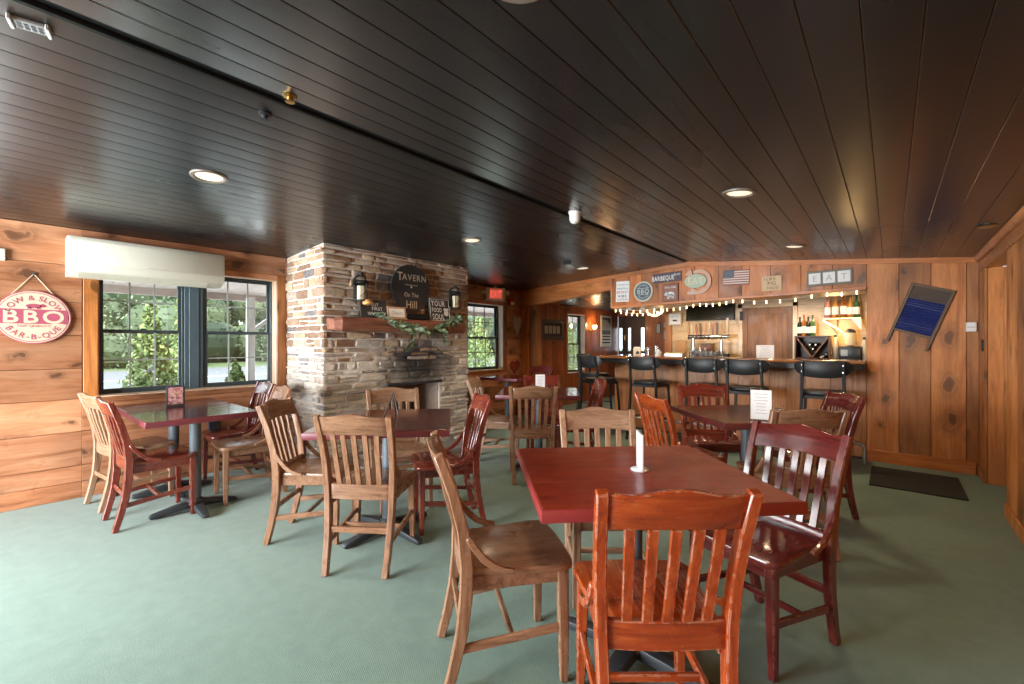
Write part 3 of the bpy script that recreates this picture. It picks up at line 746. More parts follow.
for x0, x1, z0, z1 in ((-.145, .145, .262, .267), (-.145, .145, .008, .013), (-.147, -.142, .008, .267), (.142, .147, .008, .267)): plate(m, rect(x0, x1, z0, z1), -.011)
m.build('chalk_border', CHALK, s3)
def lantern(y, label):
    t = thing('lantern_sconce', label, 'wall sconce', (FX + .03, y, 1.70), R(90), group='candle sconces on the chimney')
    m = MB(); m.b2(-.06, .06, -.03, 0, .02, .22); m.tube([(-.07, -.02, .215), (-.045, -.05, .25), (0, -.05, .27), (.045, -.05, .25), (.07, -.02, .215)], .010, 6)
    m.tube([(-.075, -.03, .16), (-.085, -.045, .19), (-.06, -.05, .215)], .009, 6); m.tube([(.075, -.03, .16), (.085, -.045, .19), (.06, -.05, .215)], .009, 6)
    m.ball((0, -.05, .275), .022, 8, 5); m.lathe([(.05, .205), (.06, .19), (.062, .18), (.05, .178)], (0, -.055, 0), 14); m.build('bracket', plain('wrought_iron', (.02, .018, .016), .55), t)
    m = MB(); m.lathe([(.062, -.005), (.06, .012), (.05, .014), (.002, .014)], (0, -.055, 0), 14); m.build('base_dish', MATS['wrought_iron'], t)
    m = MB(); m.lathe([(.002, .01), (.042, .011), (.042, .15), (.035, .155), (.003, .15)], (0, -.055, 0), 16); m.build('candle', plain('cream_wax', (.78, .70, .48), .5), t)
    m = MB()
    for k in range(4): a = PI / 4 + PI / 2 * k; m.tube([(.055 * math.cos(a), -.055 + .055 * math.sin(a), .0), (.055 * math.cos(a), -.055 + .055 * math.sin(a), .185)], .0035, 5)
    m.tube([(-.05, -.10, .03), (.02, -.11, .10), (.052, -.09, .16)], .003, 5); m.build('cage', MATS['wrought_iron'], t)
lantern(2.405, 'iron candle sconce on the chimney above the whiskey sign'); lantern(3.69, 'iron candle sconce on the chimney above the chalk sign')
# garland
m = MB(); path = [(0, 2.32, MZ + .02), (.10, 2.50, MZ + .03), (.17, 2.66, MZ - .03), (.20, 2.80, MZ - .09), (.21, 3.00, MZ - .11), (.21, 3.12, MZ - .12), (.20, 3.3, MZ - .08), (.18, 3.46, MZ - .03), (.16, 3.62, MZ + .015), (.15, 3.75, MZ - .01)]
path = [(FX + a, b, c) for a, b, c in path]; m.mi = 0; m.tube(path, .005, 5); rg = random.Random(3)
extra = [[(FX + .21, 2.98, MZ - .11), (FX + .22, 2.93, MZ - .22), (FX + .22, 2.88, MZ - .29)], [(FX + .2, 3.34, MZ - .07), (FX + .21, 3.38, MZ - .22)], [(FX + .17, 3.5, MZ - .01), (FX + .2, 3.58, MZ + .05)]]
for e in extra: m.tube(e, .003, 4)
for pth, cnt in [(path, 230)] + [(e, 18) for e in extra]:
    pv = [Vector(p) for p in pth]
    for k in range(cnt):
        f = rg.random() * (len(pv) - 1); i = int(f); p = pv[i].lerp(pv[i + 1], f - i); t_ = (pv[i + 1] - pv[i]).normalized()
        d = (t_ * rg.uniform(-.2, 1) + Vector((rg.uniform(-.1, .8), rg.uniform(-.3, .3), rg.uniform(-.9, .7)))).normalized(); sd = d.cross(Vector((1, .1, .2))).normalized(); ln = rg.uniform(.06, .11)
        m.mi = 1 + rg.randrange(3); q = Vector((.006, 0, 0))
        vs = [m.bm.verts.new(x_) for x_ in (p, p + d * ln * .5 + sd * ln * .17 + q, p + d * ln, p + d * ln * .5 - sd * ln * .17 + q)]; m.face(vs)
tag(m.build('garland', [plain('stem_brown', (.12, .09, .04), .7), plain('sage_leaf', (.14, .22, .13), .6, var=.3), plain('deep_leaf', (.06, .13, .06), .6, var=.3), plain('silver_leaf', (.26, .34, .24), .6, var=.2)], smooth=False), 'green leafy garland draped over the front of the stone mantel', 'garland')

# ------------------------------------------------------------------ left wall objects
ac = thing('air_conditioner', 'long ivory wall air conditioner mounted above the paired windows', 'air conditioner', (XL, .868, 1.80), R(90))
prof = [(0, 0), (-.10, 0), (-.185, .035), (-.205, .09), (-.205, .285), (-.185, .315), (0, .315)]
m = MB(); m.rings([[(x_, y_, z_) for y_, z_ in prof] for x_ in (-.532, .532)]); m.build('housing', IVORY, ac, bevel=.008, seg=2)
m = MB(); m.rings([[(x_, y_, z_) for y_, z_ in ((-.207, .095), (-.212, .10), (-.212, .28), (-.207, .285))] for x_ in (-.518, .518)]); m.build('front_panel', IVORY, ac, bevel=.002)
m = MB(); m.rings([[(x_, y_, z_) for y_, z_ in ((-.11, -.006), (-.185, .028), (-.188, .034), (-.113, 0))] for x_ in (-.47, .40)]); m.build('louver', plain('ivory_darker', (.55, .53, .43), .45), ac)  # louver in a slightly darker ivory than the housing
m = MB(); plate(m, rect(-.05, .1, .105, .113), -.212); m.build('brand_strip', plain('pale_grey', (.5, .5, .46), .5), ac)
bq = thing('round_sign', 'round pink and cream hanging BBQ sign on the plank wall', 'sign', (XL + .012, .165, 1.47), R(90))
PK = plain('raspberry_paint', (.40, .075, .12), .55, var=.15); CR = plain('sign_cream', (.70, .50, .36), .6, var=.12)
m = MB(); m.prism(circ(.205, 48), -.01, .01); m.build('board', PK, bq)
m = MB(); m.prism(circ(.199, 48), -.0115, -.009); m.build('cream_rim', CR, bq)
m = MB(); m.prism(circ(.192, 48), -.0125, -.011); m.build('ring', PK, bq)
m = MB(); m.prism(circ(.187, 48), -.0135, -.012); m.build('field', CR, bq)
m = MB(); wv = math.sqrt(.187 ** 2 - .055 ** 2)
m.prism([(-wv, -.052), (wv, -.052), (.187, 0), (wv, .06), (-wv, .06), (-.187, 0)], -.0145, -.013); m.build('band', PK, bq)
text(bq, 'BBQ', .135, 0, .004, -.0155, CR, .022, sx=1.12, gap=.12)
text(bq, 'LOW & SLOW', .055, 0, 0, -.0155, PK, .010, arc=(.148, 0), sx=1.0); text(bq, 'BAR-B-QUE', .055, 0, 0, -.0155, PK, .010, arc=(.152, 0), up=False, sx=1.0, gap=.12)
text(bq, 'TOP QUALITY', .026, 0, -.068, -.0155, PK, .004)
m = MB(); m.prism(circ(.043, 20, (0, .086), .017), -.0155, -.014); m.prism(circ(.014, 12, (.046, .09)), -.0155, -.014); m.prism(rect(.055, .066, .082, .09), -.0155, -.014)
for q in (-.03, -.018, .02, .032): m.prism(rect(q - .004, q + .004, .063, .08), -.0155, -.014)
m.build('pig_mark', PK, bq)
m = MB(); m.tube([(-.115, 0, .168), (0, .006, .335), (.115, 0, .168)], .0035, 5); m.build('hanging_cord', plain('rope', (.62, .52, .38), .8), bq)
m = MB(); m.lathe([(.004, 0), (.004, -.02), (.008, -.022), (.002, -.026)], (0, -.0, .335), 8, 'y') if False else m.ball((0, 0, .337), .008, 8, 5); m.build('nail', IRON, bq)
th = MB(); th.b2(XL, XL + .03, -.12, .022, 1.885, 1.975); tag(th.build('thermostat', IVORY, bevel=.005), 'small ivory box on the plank wall left of the air conditioner', 'thermostat')
# heart decorations, picture, poster, sconce, exit sign
def heart(s_, n=40):
    P = []
    for k in range(n):
        t = 2 * PI * k / n; P.append((s_ * 16 * math.sin(t) ** 3 / 17, s_ * (13 * math.cos(t) - 5 * math.cos(2 * t) - 2 * math.cos(3 * t) - math.cos(4 * t)) / 17))
    return P
m = MB(); m.prism([(x_ * .8, z_ * 1.25) for x_, z_ in heart(.165)], -.025, 0)
o = m.build('heart_plaque', wood('corrugated_heart', (.30, .30, .25), (.58, .57, .50), (.74, .73, .65), 'z'), None, (XL, 5.98, 1.60), R(90), bevel=.004); tag(o, 'grey wooden heart hanging on the wall beside the window', 'wall decoration')
m = MB(); m.prism(heart(.14), -.02, 0); o = m.build('heart_plaque', plain('dull_red', (.25, .03, .025), .5), None, (XL, 5.92, .86), R(90), bevel=.004); tag(o, 'small dull red heart low on the wall beside the window', 'wall decoration')
pf = thing('picture_frame', 'wide dark framed row of small photographs in the alcove', 'picture', (XL, 7.05, 1.53), R(90))
m = MB()
for x0, x1, z0, z1 in ((-.37, .37, .13, .20), (-.37, .37, -.20, -.13), (-.37, -.29, -.13, .13), (.29, .37, -.13, .13)): m.b2(x0, x1, -.035, 0, z0, z1)
m.build('frame', DARKW, pf, bevel=.006)
m = MB(); m.b2(-.29, .29, -.012, -.004, -.13, .13); m.build('mat_board', INK, pf)
m = MB()
for k in range(4): q = -.20 + k * .135; plate(m, rect(q - .052, q + .052, -.075, .075), -.012)
m.build('photograph', plain('sepia', (.45, .42, .38), .5, var=.5), pf)
po = thing('poster', 'tall white-bordered black and white poster near the entrance', 'poster', (XL, 9.2, 1.545), R(90))
m = MB(); m.b2(-.25, .25, -.02, 0, -.36, .36); m.build('frame', PAPER, po, bevel=.003)
m = MB(); m.b2(-.20, .20, -.023, -.02, -.08, .31); m.build('picture', plain('photo_dark', (.09, .085, .08), .5, var=.5), po)
m = MB(); m.prism([(-.2, .02), (.2, .02), (.2, .12), (.05, .25), (-.2, .27)], -.0245, -.023); m.build('pale_shape', plain('photo_pale', (.5, .5, .48), .5), po)
m = MB()
for q in (-.12, -.19, -.26): plate(m, rect(-.19, .19, q - .02, q + .012), -.02)
m.build('printed_lines', INK, po)
sc_ = thing('wall_lamp', 'small glowing brass wall lamp beside the alcove window', 'wall lamp', (XL, 8.52, 1.55), R(90))
m = MB(); m.lathe([(.035, 0), (.04, .012), (.015, .025), (.012, .05)], (0, 0, 0), 14, 'y'); m.tube([(0, -.05, 0), (0, -.09, -.02), (0, -.10, .02)], .009, 6); m.build('bracket', BRASS, sc_)
m = MB(); m.lathe([(.02, .02), (.035, .03), (.05, .06), (.052, .10), (.046, .11), (.015, .03)], (0, -.10, 0), 14); m.build('glass_shade', plain('amber_shade', (1, .7, .35), .3, emit=6, ecol=(1, .6, .22)), sc_)
lamp('wall_lamp_light', 'POINT', (XL + .16, 8.52, 1.66), 5, (1, .62, .3), size=.05)
ex = thing('exit_sign', 'white exit sign with red letters above the window by the fireplace', 'exit sign', (XL + .09, 5.32, 2.075), R(90 - 30), kind=None)
m = MB(); m.b2(-.165, .165, -.04, .04, -.105, .105); m.build('housing', WHITE, ex, bevel=.01)
m = MB(); m.b2(-.105, .115, -.044, -.039, -.085, .09); m.build('face', plain('exit_face', (.78, .36, .30), .4, emit=.15, ecol=(1, .16, .10)), ex)
text(ex, 'EXIT', .16, .005, 0, -.0455, plain('exit_letters', (1, .3, .25), .4, emit=.8, ecol=(1, .14, .10)), .012, sx=.55)
for s_ in (-1, 1):
    m = MB(); m.lathe([(.012, 0), (.03, .012), (.036, .04), (.03, .045), (.002, .04)], (0, 0, 0), 12, 'y'); o = m.build('lamp_head', WHITE, ex, (s_ * .19, -.01, .02), s_ * R(25))
m = MB(); m.lathe([(.03, 0), (.028, .10), (.002, .11)], (0, 0, .1), 10); m.build('mounting_stem', WHITE, ex)
al = thing('fire_alarm', 'small red and white fire alarm strobe beside the exit sign', 'fire alarm', (XL, 5.80, 1.985), R(90))
m = MB(); m.b2(-.07, .07, -.05, 0, -.06, .06); m.build('housing', RED, al, bevel=.008)
m = MB(); m.b2(-.05, .045, -.075, -.05, -.055, .0); m.build('strobe_lens', WHITE, al, bevel=.01)

# ------------------------------------------------------------------ ceiling fixtures
def can_light(x, y, label, on=1.0):
    zc = cz(x); t = thing('ceiling_light', label, 'ceiling light', (x, y, zc), 0, 'recessed ceiling lights', roll=math.atan(-.0562 if x < RX else .1015))
    m = MB(); m.lathe([(.075, .012), (.075, -.004), (.082, -.010), (.098, -.008), (.102, .002), (.102, .012)], (0, 0, 0), 28); m.build('trim_ring', plain('bronze_ring', (.16, .13, .10), .4), t)
    m = MB(); m.lathe([(.002, -.004), (.05, -.006), (.074, -.001), (.074, .006), (.002, .006)], (0, 0, 0), 28); m.build('diffuser', CAN, t)
    lamp('ceiling_light_lamp', 'SPOT', (x, y, zc - .02), 30 * on, (1, .74, .46), (0, 0, 0), .07, spot_size=R(140), spot_blend=.6)
can_light(-3.214, .844, 'recessed ceiling light above the window table, nearest the air conditioner'); can_light(-3.205, 3.10, 'recessed ceiling light in front of the stone chimney')
can_light(-3.225, 5.25, 'recessed ceiling light nearest the beam and exit sign', 2.0); can_light(-.739, 3.09, 'recessed ceiling light over the table with the card holder')
can_light(-.731, 5.15, 'recessed ceiling light nearest the bar header signs', 1.7); can_light(-.74, .88, 'recessed ceiling light overhead at the top edge of the view', .6)
sm = thing('smoke_detector', 'white motion sensor hanging from the ceiling ridge', 'sensor', (-1.995, 3.12, cz(-1.995)), 0)
m = MB(); m.lathe([(.052, .005), (.054, -.012), (.046, -.02)], (0, 0, 0), 20); m.build('base', WHITE, sm)
m = MB(); m.lathe([(.046, -.018), (.046, -.065), (.036, -.085), (.018, -.095), (.002, -.097)], (0, 0, 0), 20); m.build('dome', WHITE, sm)
for x, y, lb in ((-2.008, .831, 'small sprinkler head on the ceiling beside the ridge gap'), (-2.255, .819, 'small dark ceiling knob on the window side of the ridge')):
    m = MB(); m.lathe([(.028, .005), (.03, -.006), (.012, -.012), (.012, -.028), (.02, -.03), (.002, -.032)], (x, y, cz(x)), 14); tag(m.build('ceiling_sprinkler' if x > -2.1 else 'ceiling_fitting', BRASS if x > -2.1 else BLACK), lb, 'ceiling fitting')
m = MB(); m.lathe([(.05, .005), (.055, -.008), (.03, -.016), (.002, -.018)], (.52, 4.57, cz(.52)), 20); tag(m.build('ceiling_sprinkler', STEEL), 'flat steel sprinkler cap on the ceiling near the right wall', 'ceiling fitting')
m = MB(); m.b2(-.05, .05, -.012, .012, -.03, .004); m.b2(-.05, -.03, -.012, .012, -.045, -.02); tag(m.build('ceiling_hook', BLACK, None, (-3.158, 4.75, cz(-3.158)), R(40)), 'small black hook bracket on the ceiling before the beam', 'hook')
gr = thing('ceiling_speaker', 'small grey grille box on the ceiling at the upper left corner', 'speaker', (-2.235, .065, cz(-2.235)), R(90 - 12))
m = MB(); m.b2(-.04, .04, -.028, .028, -.012, .004); m.build('housing', plain('grey_plastic', (.32, .31, .32), .5), gr, bevel=.004)
for s_ in (-1, 1): m = MB(); m.b2(s_ * .045 - .006, s_ * .045 + .006, -.032, .032, -.018, .004); m.build('end_cap', plain('light_grey_plastic', (.5, .5, .5), .5), gr, bevel=.003)
m = MB()
for i in range(4):
    for j in range(2): m.b2(-.03 + i * .017, -.02 + i * .017, -.018 + j * .02, -.004 + j * .02, -.014, -.0115)
m.build('grille', INK, gr)

# ------------------------------------------------------------------ furniture
STAINS = dict(
    brown=((.13, .055, .028), (.27, .132, .070), (.37, .20, .115), .30), tan=((.19, .095, .052), (.36, .20, .118), (.47, .29, .18), .36),
    orange=((.19, .026, .006), (.34, .052, .010), (.44, .095, .019), .26), red=((.09, .012, .008), (.18, .026, .014), (.25, .048, .024), .22),
    maroon=((.060, .008, .008), (.115, .016, .013), (.17, .030, .021), .20))
def wm(stain, axis):
    d, m_, l, r = STAINS[stain]; worn = {'orange': .9, 'red': .5, 'maroon': .35}.get(stain, 0)
    return wood('%s_wood_%s' % (stain, axis), d, m_, l, axis, r, grain=1.0 if not worn else .5, wear=worn, coat=.25 if worn else .1)
def by(z): # back curve (local y of the rear posts)
    T = [(0, -.272), (.10, -.245), (.22, -.218), (.35, -.203), (.47, -.200), (.60, -.214), (.74, -.250), (.88, -.302)]
    for (a, p), (b, q) in zip(T, T[1:]):
        if z <= b: return p + (q - p) * (z - a) / (b - a)
    return T[-1][1]
def px_(z): return .168 + (z / .88) * .034
CH = {}
def chair_meshes(st):
    if st in CH: return CH[st]
    P = []; V_, H_, D_ = wm(st, 'z'), wm(st, 'x'), wm(st, 'y')
    zs = [0, .10, .22, .35, .47, .60, .74, .88]
    for s_ in (-1, 1):
        m = MB(); m.sweep([(s_ * px_(z), by(z), z) for z in zs], .034, [.034, .037, .042, .046, .046, .042, .038, .032]); P.append(('rear_post', m.mesh('rear_post', V_, bevel=.004)))
        m = MB(); m.sweep([(s_ * .184, .166, 0), (s_ * .180, .165, .20), (s_ * .176, .163, .425)], [.028, .036, .040], [.028, .036, .040]); P.append(('front_leg', m.mesh('front_leg', V_, bevel=.004)))
        m = MB(); m.sweep([(s_ * .181, .165, .205), (s_ * .174, by(.165), .165)], .018, .030); P.append(('side_stretcher', m.mesh('side_stretcher', D_, bevel=.003)))
        m = MB(); pts = [(s_ * .208, -.196, .580), (s_ * .209, -.176, .545), (s_ * .210, -.145, .505), (s_ * .211, -.11, .474), (s_ * .212, -.07, .457), (s_ * .213, -.03, .450)]
        m.sweep(pts, .016, [.022, .024, .026, .026, .023, .018]); P.append(('arm_bow', m.mesh('arm_bow', D_, bevel=.003)))
    m = MB(); o = [(-.172, -.205), (.172, -.205), (.186, -.08), (.203, .06), (.213, .14)]
    o += [(.213 - .035 * (1 - math.cos(a)), .14 + .062 * math.sin(a)) for a in (R(30), R(60), R(90))] + [(.08, .21), (0, .212), (-.08, .21)]
    o += [(-.213 + .035 * (1 - math.cos(a)), .14 + .062 * math.sin(a)) for a in (R(90), R(60), R(30))] + [(-.213, .14), (-.203, .06), (-.186, -.08)]
    m.prismz(o, .424, .452); P.append(('seat', m.mesh('seat', D_, bevel=.007, seg=2)))
    m = MB(); m.b2(-.158, .158, .153, .173, .372, .424); [m.sweep([(s_ * .172, .15, .398), (s_ * .166, -.19, .398)], .018, .052) for s_ in (-1, 1)]; P.append(('seat_frame', m.mesh('seat_frame', H_, bevel=.002)))
    m = MB(); m.sweep([(-.177, -.03, .186), (.177, -.03, .186)], .018, .026, Vector((0, 1, 0))); P.append(('cross_stretcher', m.mesh('cross_stretcher', H_, bevel=.003)))
    m = MB(); m.sweep([(-.172, by(.235), .235), (.172, by(.235), .235)], .018, .034, Vector((0, 1, 0))); P.append(('rear_stretcher', m.mesh('rear_stretcher', H_, bevel=.003)))
    def rail(z0, z1f, bow, w0):
        m = MB(); n = 12; rg = []
        for k in range(n + 1):
            u = -1 + 2 * k / n; z0_ = z0(u); z1_ = z1f(u); xx = u * w0
            yb = lambda z: by(z) - bow * (1 - u * u) + .001
            rg.append([(xx, yb(z0_) - .011, z0_), (xx, yb(z0_) + .011, z0_), (xx, yb((z0_ + z1_) / 2) + .011, (z0_ + z1_) / 2), (xx, yb(z1_) + .010, z1_), (xx, yb(z1_) - .010, z1_), (xx, yb((z0_ + z1_) / 2) - .011, (z0_ + z1_) / 2)])
        m.rings(rg); return m
    crest = lambda u: .874 + .020 * math.cos(min(abs(u) / .75, 1) * PI / 2) ** 2
    P.append(('top_rail', rail(lambda u: .766 + .010 * (1 - u * u), crest, .026, .186).mesh('top_rail', H_, bevel=.003, ang=45)))
    P.append(('lower_rail', rail(lambda u: .402, lambda u: .486, .012, .174).mesh('lower_rail', H_, bevel=.003, ang=45)))
    for k in range(5):
        u = -.66 + .33 * k; m = MB()
        pts = []
        for j in range(7):
            f = j / 6; z = .48 + f * .295; bow = .012 + (.026 - .012) * f
            pts.append((u * (.172 + f * .014) , by(z) - bow * (1 - u * u) - .012 * math.sin(f * PI), z))
        m.sweep(pts, .030, .013); P.append(('back_slat', m.mesh('back_slat', V_, bevel=.002)))
    CH[st] = P; return P
def chair(st, x, y, a, label, group=None):
    t = thing('dining_chair', label, 'chair', (x, y, 0), R(a), group)
    for n_, me in chair_meshes(st): link(n_, me, t)
    return t
CHAIRS = [
 ('orange', -.62, 1.39, 41, 'bright orange-red chair with scratched ribbed seat and chipped edges, closest to the viewer', 'chairs around the large front table'),
 ('brown', -1.18, 1.36, 323, 'honey-brown chair with scuffed seat pulled out beside the orange-red chair', 'chairs around the large front table'),
 ('maroon', -.44, 2.12, 157, 'dark cherry glossy chair pushed under the front table, opposite the honey-brown chair', 'chairs around the large front table'),
 ('tan', -1.11, 2.04, 220, 'pale tan chair behind the front table, its back rising over the tabletop edge', 'chairs around the large front table'),
 ('brown', -2.36, 1.47, 36, 'medium brown chair seen squarely from behind at the table before the fireplace', 'chairs around the fireplace table'),
 ('brown', -2.90, 1.40, 313, 'brown chair with dark-edged slats between the window table and the fireplace table', 'chairs around the fireplace table'),
 ('tan', -2.91, 2.05, 249, 'pale tan chair standing in front of the firebox opening', 'chairs around the fireplace table'),
 ('red', -2.42, 2.05, 149, 'red-brown chair facing the fireplace table, seen from the side behind the honey-brown chair', 'chairs around the fireplace table'),
 ('red', -4.11, .76, 2, 'dark red chair with worn bright arm bow at the window table', 'chairs around the window tables'),
 ('tan', -4.68, .73, 8, 'weathered brown chair against the plank wall behind the dark red chair', 'chairs around the window tables'),
 ('brown', -4.11, 1.33, 174, 'brown chair with glossy seat between the window table and the chimney', 'chairs around the window tables'),
 ('maroon', -4.66, 1.40, 178, 'maroon chair under the window beside the chimney corner', 'chairs around the window tables'),
 ('brown', -2.61, 3.31, 42, 'brown chair seen from behind at the middle table with the white card', 'chairs around the middle table'),
 ('tan', -3.22, 3.53, 300, 'tan chair half hidden past the chimney edge at the middle table', 'chairs around the middle table'),
 ('red', -2.98, 4.05, 226, 'red chair behind the white card on the middle table', 'chairs around the middle table'),
 ('red', -2.52, 3.90, 132, 'pinkish worn dark red chair edge-on at the middle table near the bar stool', 'chairs around the middle table'),
 ('orange', -1.17, 3.36, 323, 'orange-red chair turned toward the rear table with the card holder', 'chairs around the rear table'),
 ('red', -1.16, 4.00, 215, 'red chair on the bar side of the rear table', 'chairs around the rear table'),
 ('brown', -.54, 3.29, 38, 'wood-grained brown chair behind the dark cherry chair at the rear table', 'chairs around the rear table'),
 ('maroon', -.51, 4.01, 124, 'dark maroon chair by the foot rail at the rear table', 'chairs around the rear table'),
 ('maroon', -4.40, 5.62, 186, 'dark red chair at the small far table near the corner post', None)]
for c in CHAIRS: chair(*c)

def tabletop_mat(name, d, m_, l, axis, r): return wood(name, d, m_, l, axis, r, grain=.8, coat=.06 if r > .4 else .3, scale=.8)
TOPS = dict(red=tabletop_mat('table_red', (.15, .011, .004), (.27, .024, .007), (.36, .046, .012), 'x', .40), maroon=tabletop_mat('table_maroon', (.05, .008, .008), (.09, .014, .012), (.13, .026, .02), 'x', .16),
            brown=tabletop_mat('table_brown', (.07, .02, .01), (.13, .04, .018), (.18, .065, .03), 'x', .2))
EDGE = dict(red=plain('edge_red', (.22, .022, .022), .4, var=.3), maroon=plain('edge_maroon', (.16, .03, .04), .35, var=.3), brown=plain('edge_brown', (.12, .022, .02), .35, var=.3))
def table(x, y, a, w_, d_, kind, label, h=.76, foot=.30, group='pedestal tables', ra=0):
    t = thing('pedestal_table', label, 'table', (x, y, 0), R(a), group)
    m = MB(); m.b2(-w_ / 2, w_ / 2, -d_ / 2, d_ / 2, h - .042, h - .001); m.build('edge_band', EDGE[kind], t, bevel=.005, seg=2)
    m = MB(); m.b2(-w_ / 2 + .006, w_ / 2 - .006, -d_ / 2 + .006, d_ / 2 - .006, h - .004, h); m.build('tabletop', TOPS[kind], t, bevel=.0012)
    m = MB(); m.lathe([(.038, .05), (.038, h - .06), (.05, h - .055), (.05, h - .042)], n=24); m.build('column', GREYMET, t)
    m = MB(); m.box((0, 0, h - .048), (.40, .05, .012)); m.box((0, 0, h - .048), (.05, .40, .0125)); m.build('top_plate', BLACK, t)
    m = MB(); m.lathe([(.055, .045), (.06, .06), (.05, .085), (.04, .095), (.04, .10)], n=20); m.build('base_collar', IRON, t)
    for k in range(4):
        ang = R(45 + 90 * k + ra); dx, dy = math.cos(ang), math.sin(ang); m = MB()
        sd = Vector((-dy, dx, 0))
        m.sweep([(dx * .02, dy * .02, .052), (dx * foot * .5, dy * foot * .5, .042), (dx * foot * .92, dy * foot * .92, .026), (dx * foot * 1.06, dy * foot * 1.06, .020), (dx * foot * 1.10, dy * foot * 1.10, .012)], [.072, .062, .052, .046, .03], [.05, .042, .034, .030, .02], sd)
        m.build('base_foot', IRON, t, bevel=.006, seg=2)
    return t
table(-.788, 1.66, 45.5, .865, .80, 'red', 'large glossy red square table in front with the upright card stand')
table(-2.565, 1.70, 48, .83, .85, 'maroon', 'dark red table in front of the stone fireplace with a small wire easel')
table(-4.015, .965, 90, .70, .63, 'maroon', 'window table reflecting the daylight, its near edge toward the room', h=.745, foot=.25, ra=45)
table(-4.655, .965, 90, .70, .63, 'maroon', 'dark table pushed against the window wall under the small picture', h=.745, foot=.25, ra=45)
table(-2.835, 3.73, 35, .83, .80, 'maroon', 'middle table past the chimney with a standing white card')
table(-.80, 3.56, 44.5, .80, .81, 'brown', 'brown-topped rear table before the bar with the big white card')
table(-4.42, 5.02, 8, .72, .62, 'maroon', 'small far table under the window past the chimney')

TZ = .7605
def card_stand(x, y, a, w_, h_, label, lean=0, writing=True):
    t = thing('card_holder', label, 'card holder', (x, y, TZ), R(a))
    m = MB(); m.b2(-w_ / 2 - .003, -w_ / 2, -.012, .012, .004, h_); m.b2(w_ / 2, w_ / 2 + .003, -.012, .012, .004, h_); m.b2(-w_ / 2, w_ / 2, -.03, .03, 0, .004); m.build('acrylic_sleeve', CLEAR, t)
    m = MB(); m.b2(-w_ / 2 + .002, w_ / 2 - .002, -.0085, .0085, .005, h_ - .002); m.build('paper_card', PAPER, t)
    if writing:
        m = MB()
        for k in range(7): ww = w_ * random.uniform(.2, .36); q = h_ * (.86 - k * .105); plate(m, rect(-ww, ww, q - .002, q + .002), -.0085, .0005)
        m.build('printed_lines', plain('faint_ink', (.45, .45, .5), .6), t)
    return t
cs = thing('card_holder', 'clear upright card stand seen edge-on at the centre of the front table', 'card holder', (-.765, 1.675, TZ), R(42 + 82))
m = MB(); m.lathe([(.036, 0), (.037, .004), (.03, .008), (.002, .009)], n=24); m.build('round_base', plain('milky_acrylic', (.72, .74, .76), .25), cs)
m = MB(); m.b2(-.055, .055, -.005, .005, .006, .15); m.build('card_panel', plain('pale_card', (.78, .80, .84), .3, var=.03), cs, bevel=.001)
card_stand(-3.0, 3.97, 40, .11, .155, 'white card standing on the middle table')
for o in list(COL.objects)[-1:]: pass
cf = card_stand(-.652, 3.28, 14, .125, .20, 'large white card standing on the brown-topped rear table')
pic = thing('picture_frame', 'small framed food photo standing on the window table', 'picture', (-4.49, .943, .7455), R(78))
m = MB(); m.box((0, 0, .085), (.125, .012, .17), Matrix.Rotation(R(-6), 3, 'X')); m.build('frame', INK, pic, bevel=.002)
m = MB(); m.box((0, -.0075, .088), (.098, .002, .138), Matrix.Rotation(R(-6), 3, 'X'))
def food_mat():
    n = NT('food_photo'); v = n.n('ShaderNodeTexVoronoi'); n.put(v, 0, n.co()); v.inputs['Scale'].default_value = 60
    n.set(color=n.ramp(v.outputs['Color'], [(.2, (.30, .05, .08)), (.45, (.55, .33, .33)), (.6, (.16, .05, .04)), (.8, (.42, .25, .18))]), rough=.3); return n.m
m.build('food_photo', food_mat(), pic)
ez = thing('wire_easel', 'small black wire easel standing on the fireplace table', 'easel', (-2.66, 1.80, TZ), R(40))
for s_ in (-1, 1): m = MB(); m.tube([(s_ * .05, -.03, 0), (s_ * .002, .01, .155)], .004, 6); m.build('leg', BLACK, ez)
m = MB(); m.tube([(0, .07, 0), (0, .01, .155)], .004, 6); m.build('leg', BLACK, ez)
m = MB(); m.tube([(-.03, -.012, .07), (.03, -.012, .07)], .003, 6); m.build('crossbar', BLACK, ez)

# outlet box and cable on the wall under the window table
ob = thing('power_box', 'black power box with cord on the wall below the window table', 'power box', (XL, 1.36, .46), R(90))
m = MB(); m.b2(-.05, .05, -.04, 0, -.07, .07); m.build('box', INK, ob, bevel=.005)
m = MB(); m.tube([(.03, -.03, -.07), (.05, -.03, -.2), (.02, -.03, -.35), (.03, -.03, -.455)], .005, 5); m.build('cord', INK, ob)

# ------------------------------------------------------------------ bar
bar = thing('bar_counter', 'long wooden bar with dark edge and pine front', 'bar', (0, 0, 0))
BX0, BX1 = -3.2, -.2
m = MB(); x = BX0
while x < BX1 - .01:
    b = min(x + random.uniform(.16, .24), BX1); b = BX1 if BX1 - b < .08 else b; m.b2(x + .001, b - .001, YB + .0, YB + .02, .03, .985); x = b
y = YB + .022
while y < 7.6: m.b2(BX0, BX0 + .02, y, min(y + .2, 7.6) - .001, .03, .985); y += .2
m.build('front_panel', pine('bar_front_boards', 'z', (.32, .12, .04), (.54, .23, .085), (.64, .31, .14), rough=.45, knots=.6, coat=0), bar, bevel=.002)
m = MB(); m.b2(BX0 + .03, BX1 - .002, YB + .03, YB + .1, 0, .985); m.b2(BX0 + .03, BX0 + .1, YB + .1, 7.6, 0, .985); m.build('core', DARKW, bar)
m = MB(); m.prismz([(-3.42, 5.96), (-3.36, 5.93), (-.215, 5.93), (-.215, 6.095), (-.215, 6.55), (-2.85, 6.55), (-2.85, 7.65), (-3.45, 7.65), (-3.45, 6.0)], 1.042, 1.075)
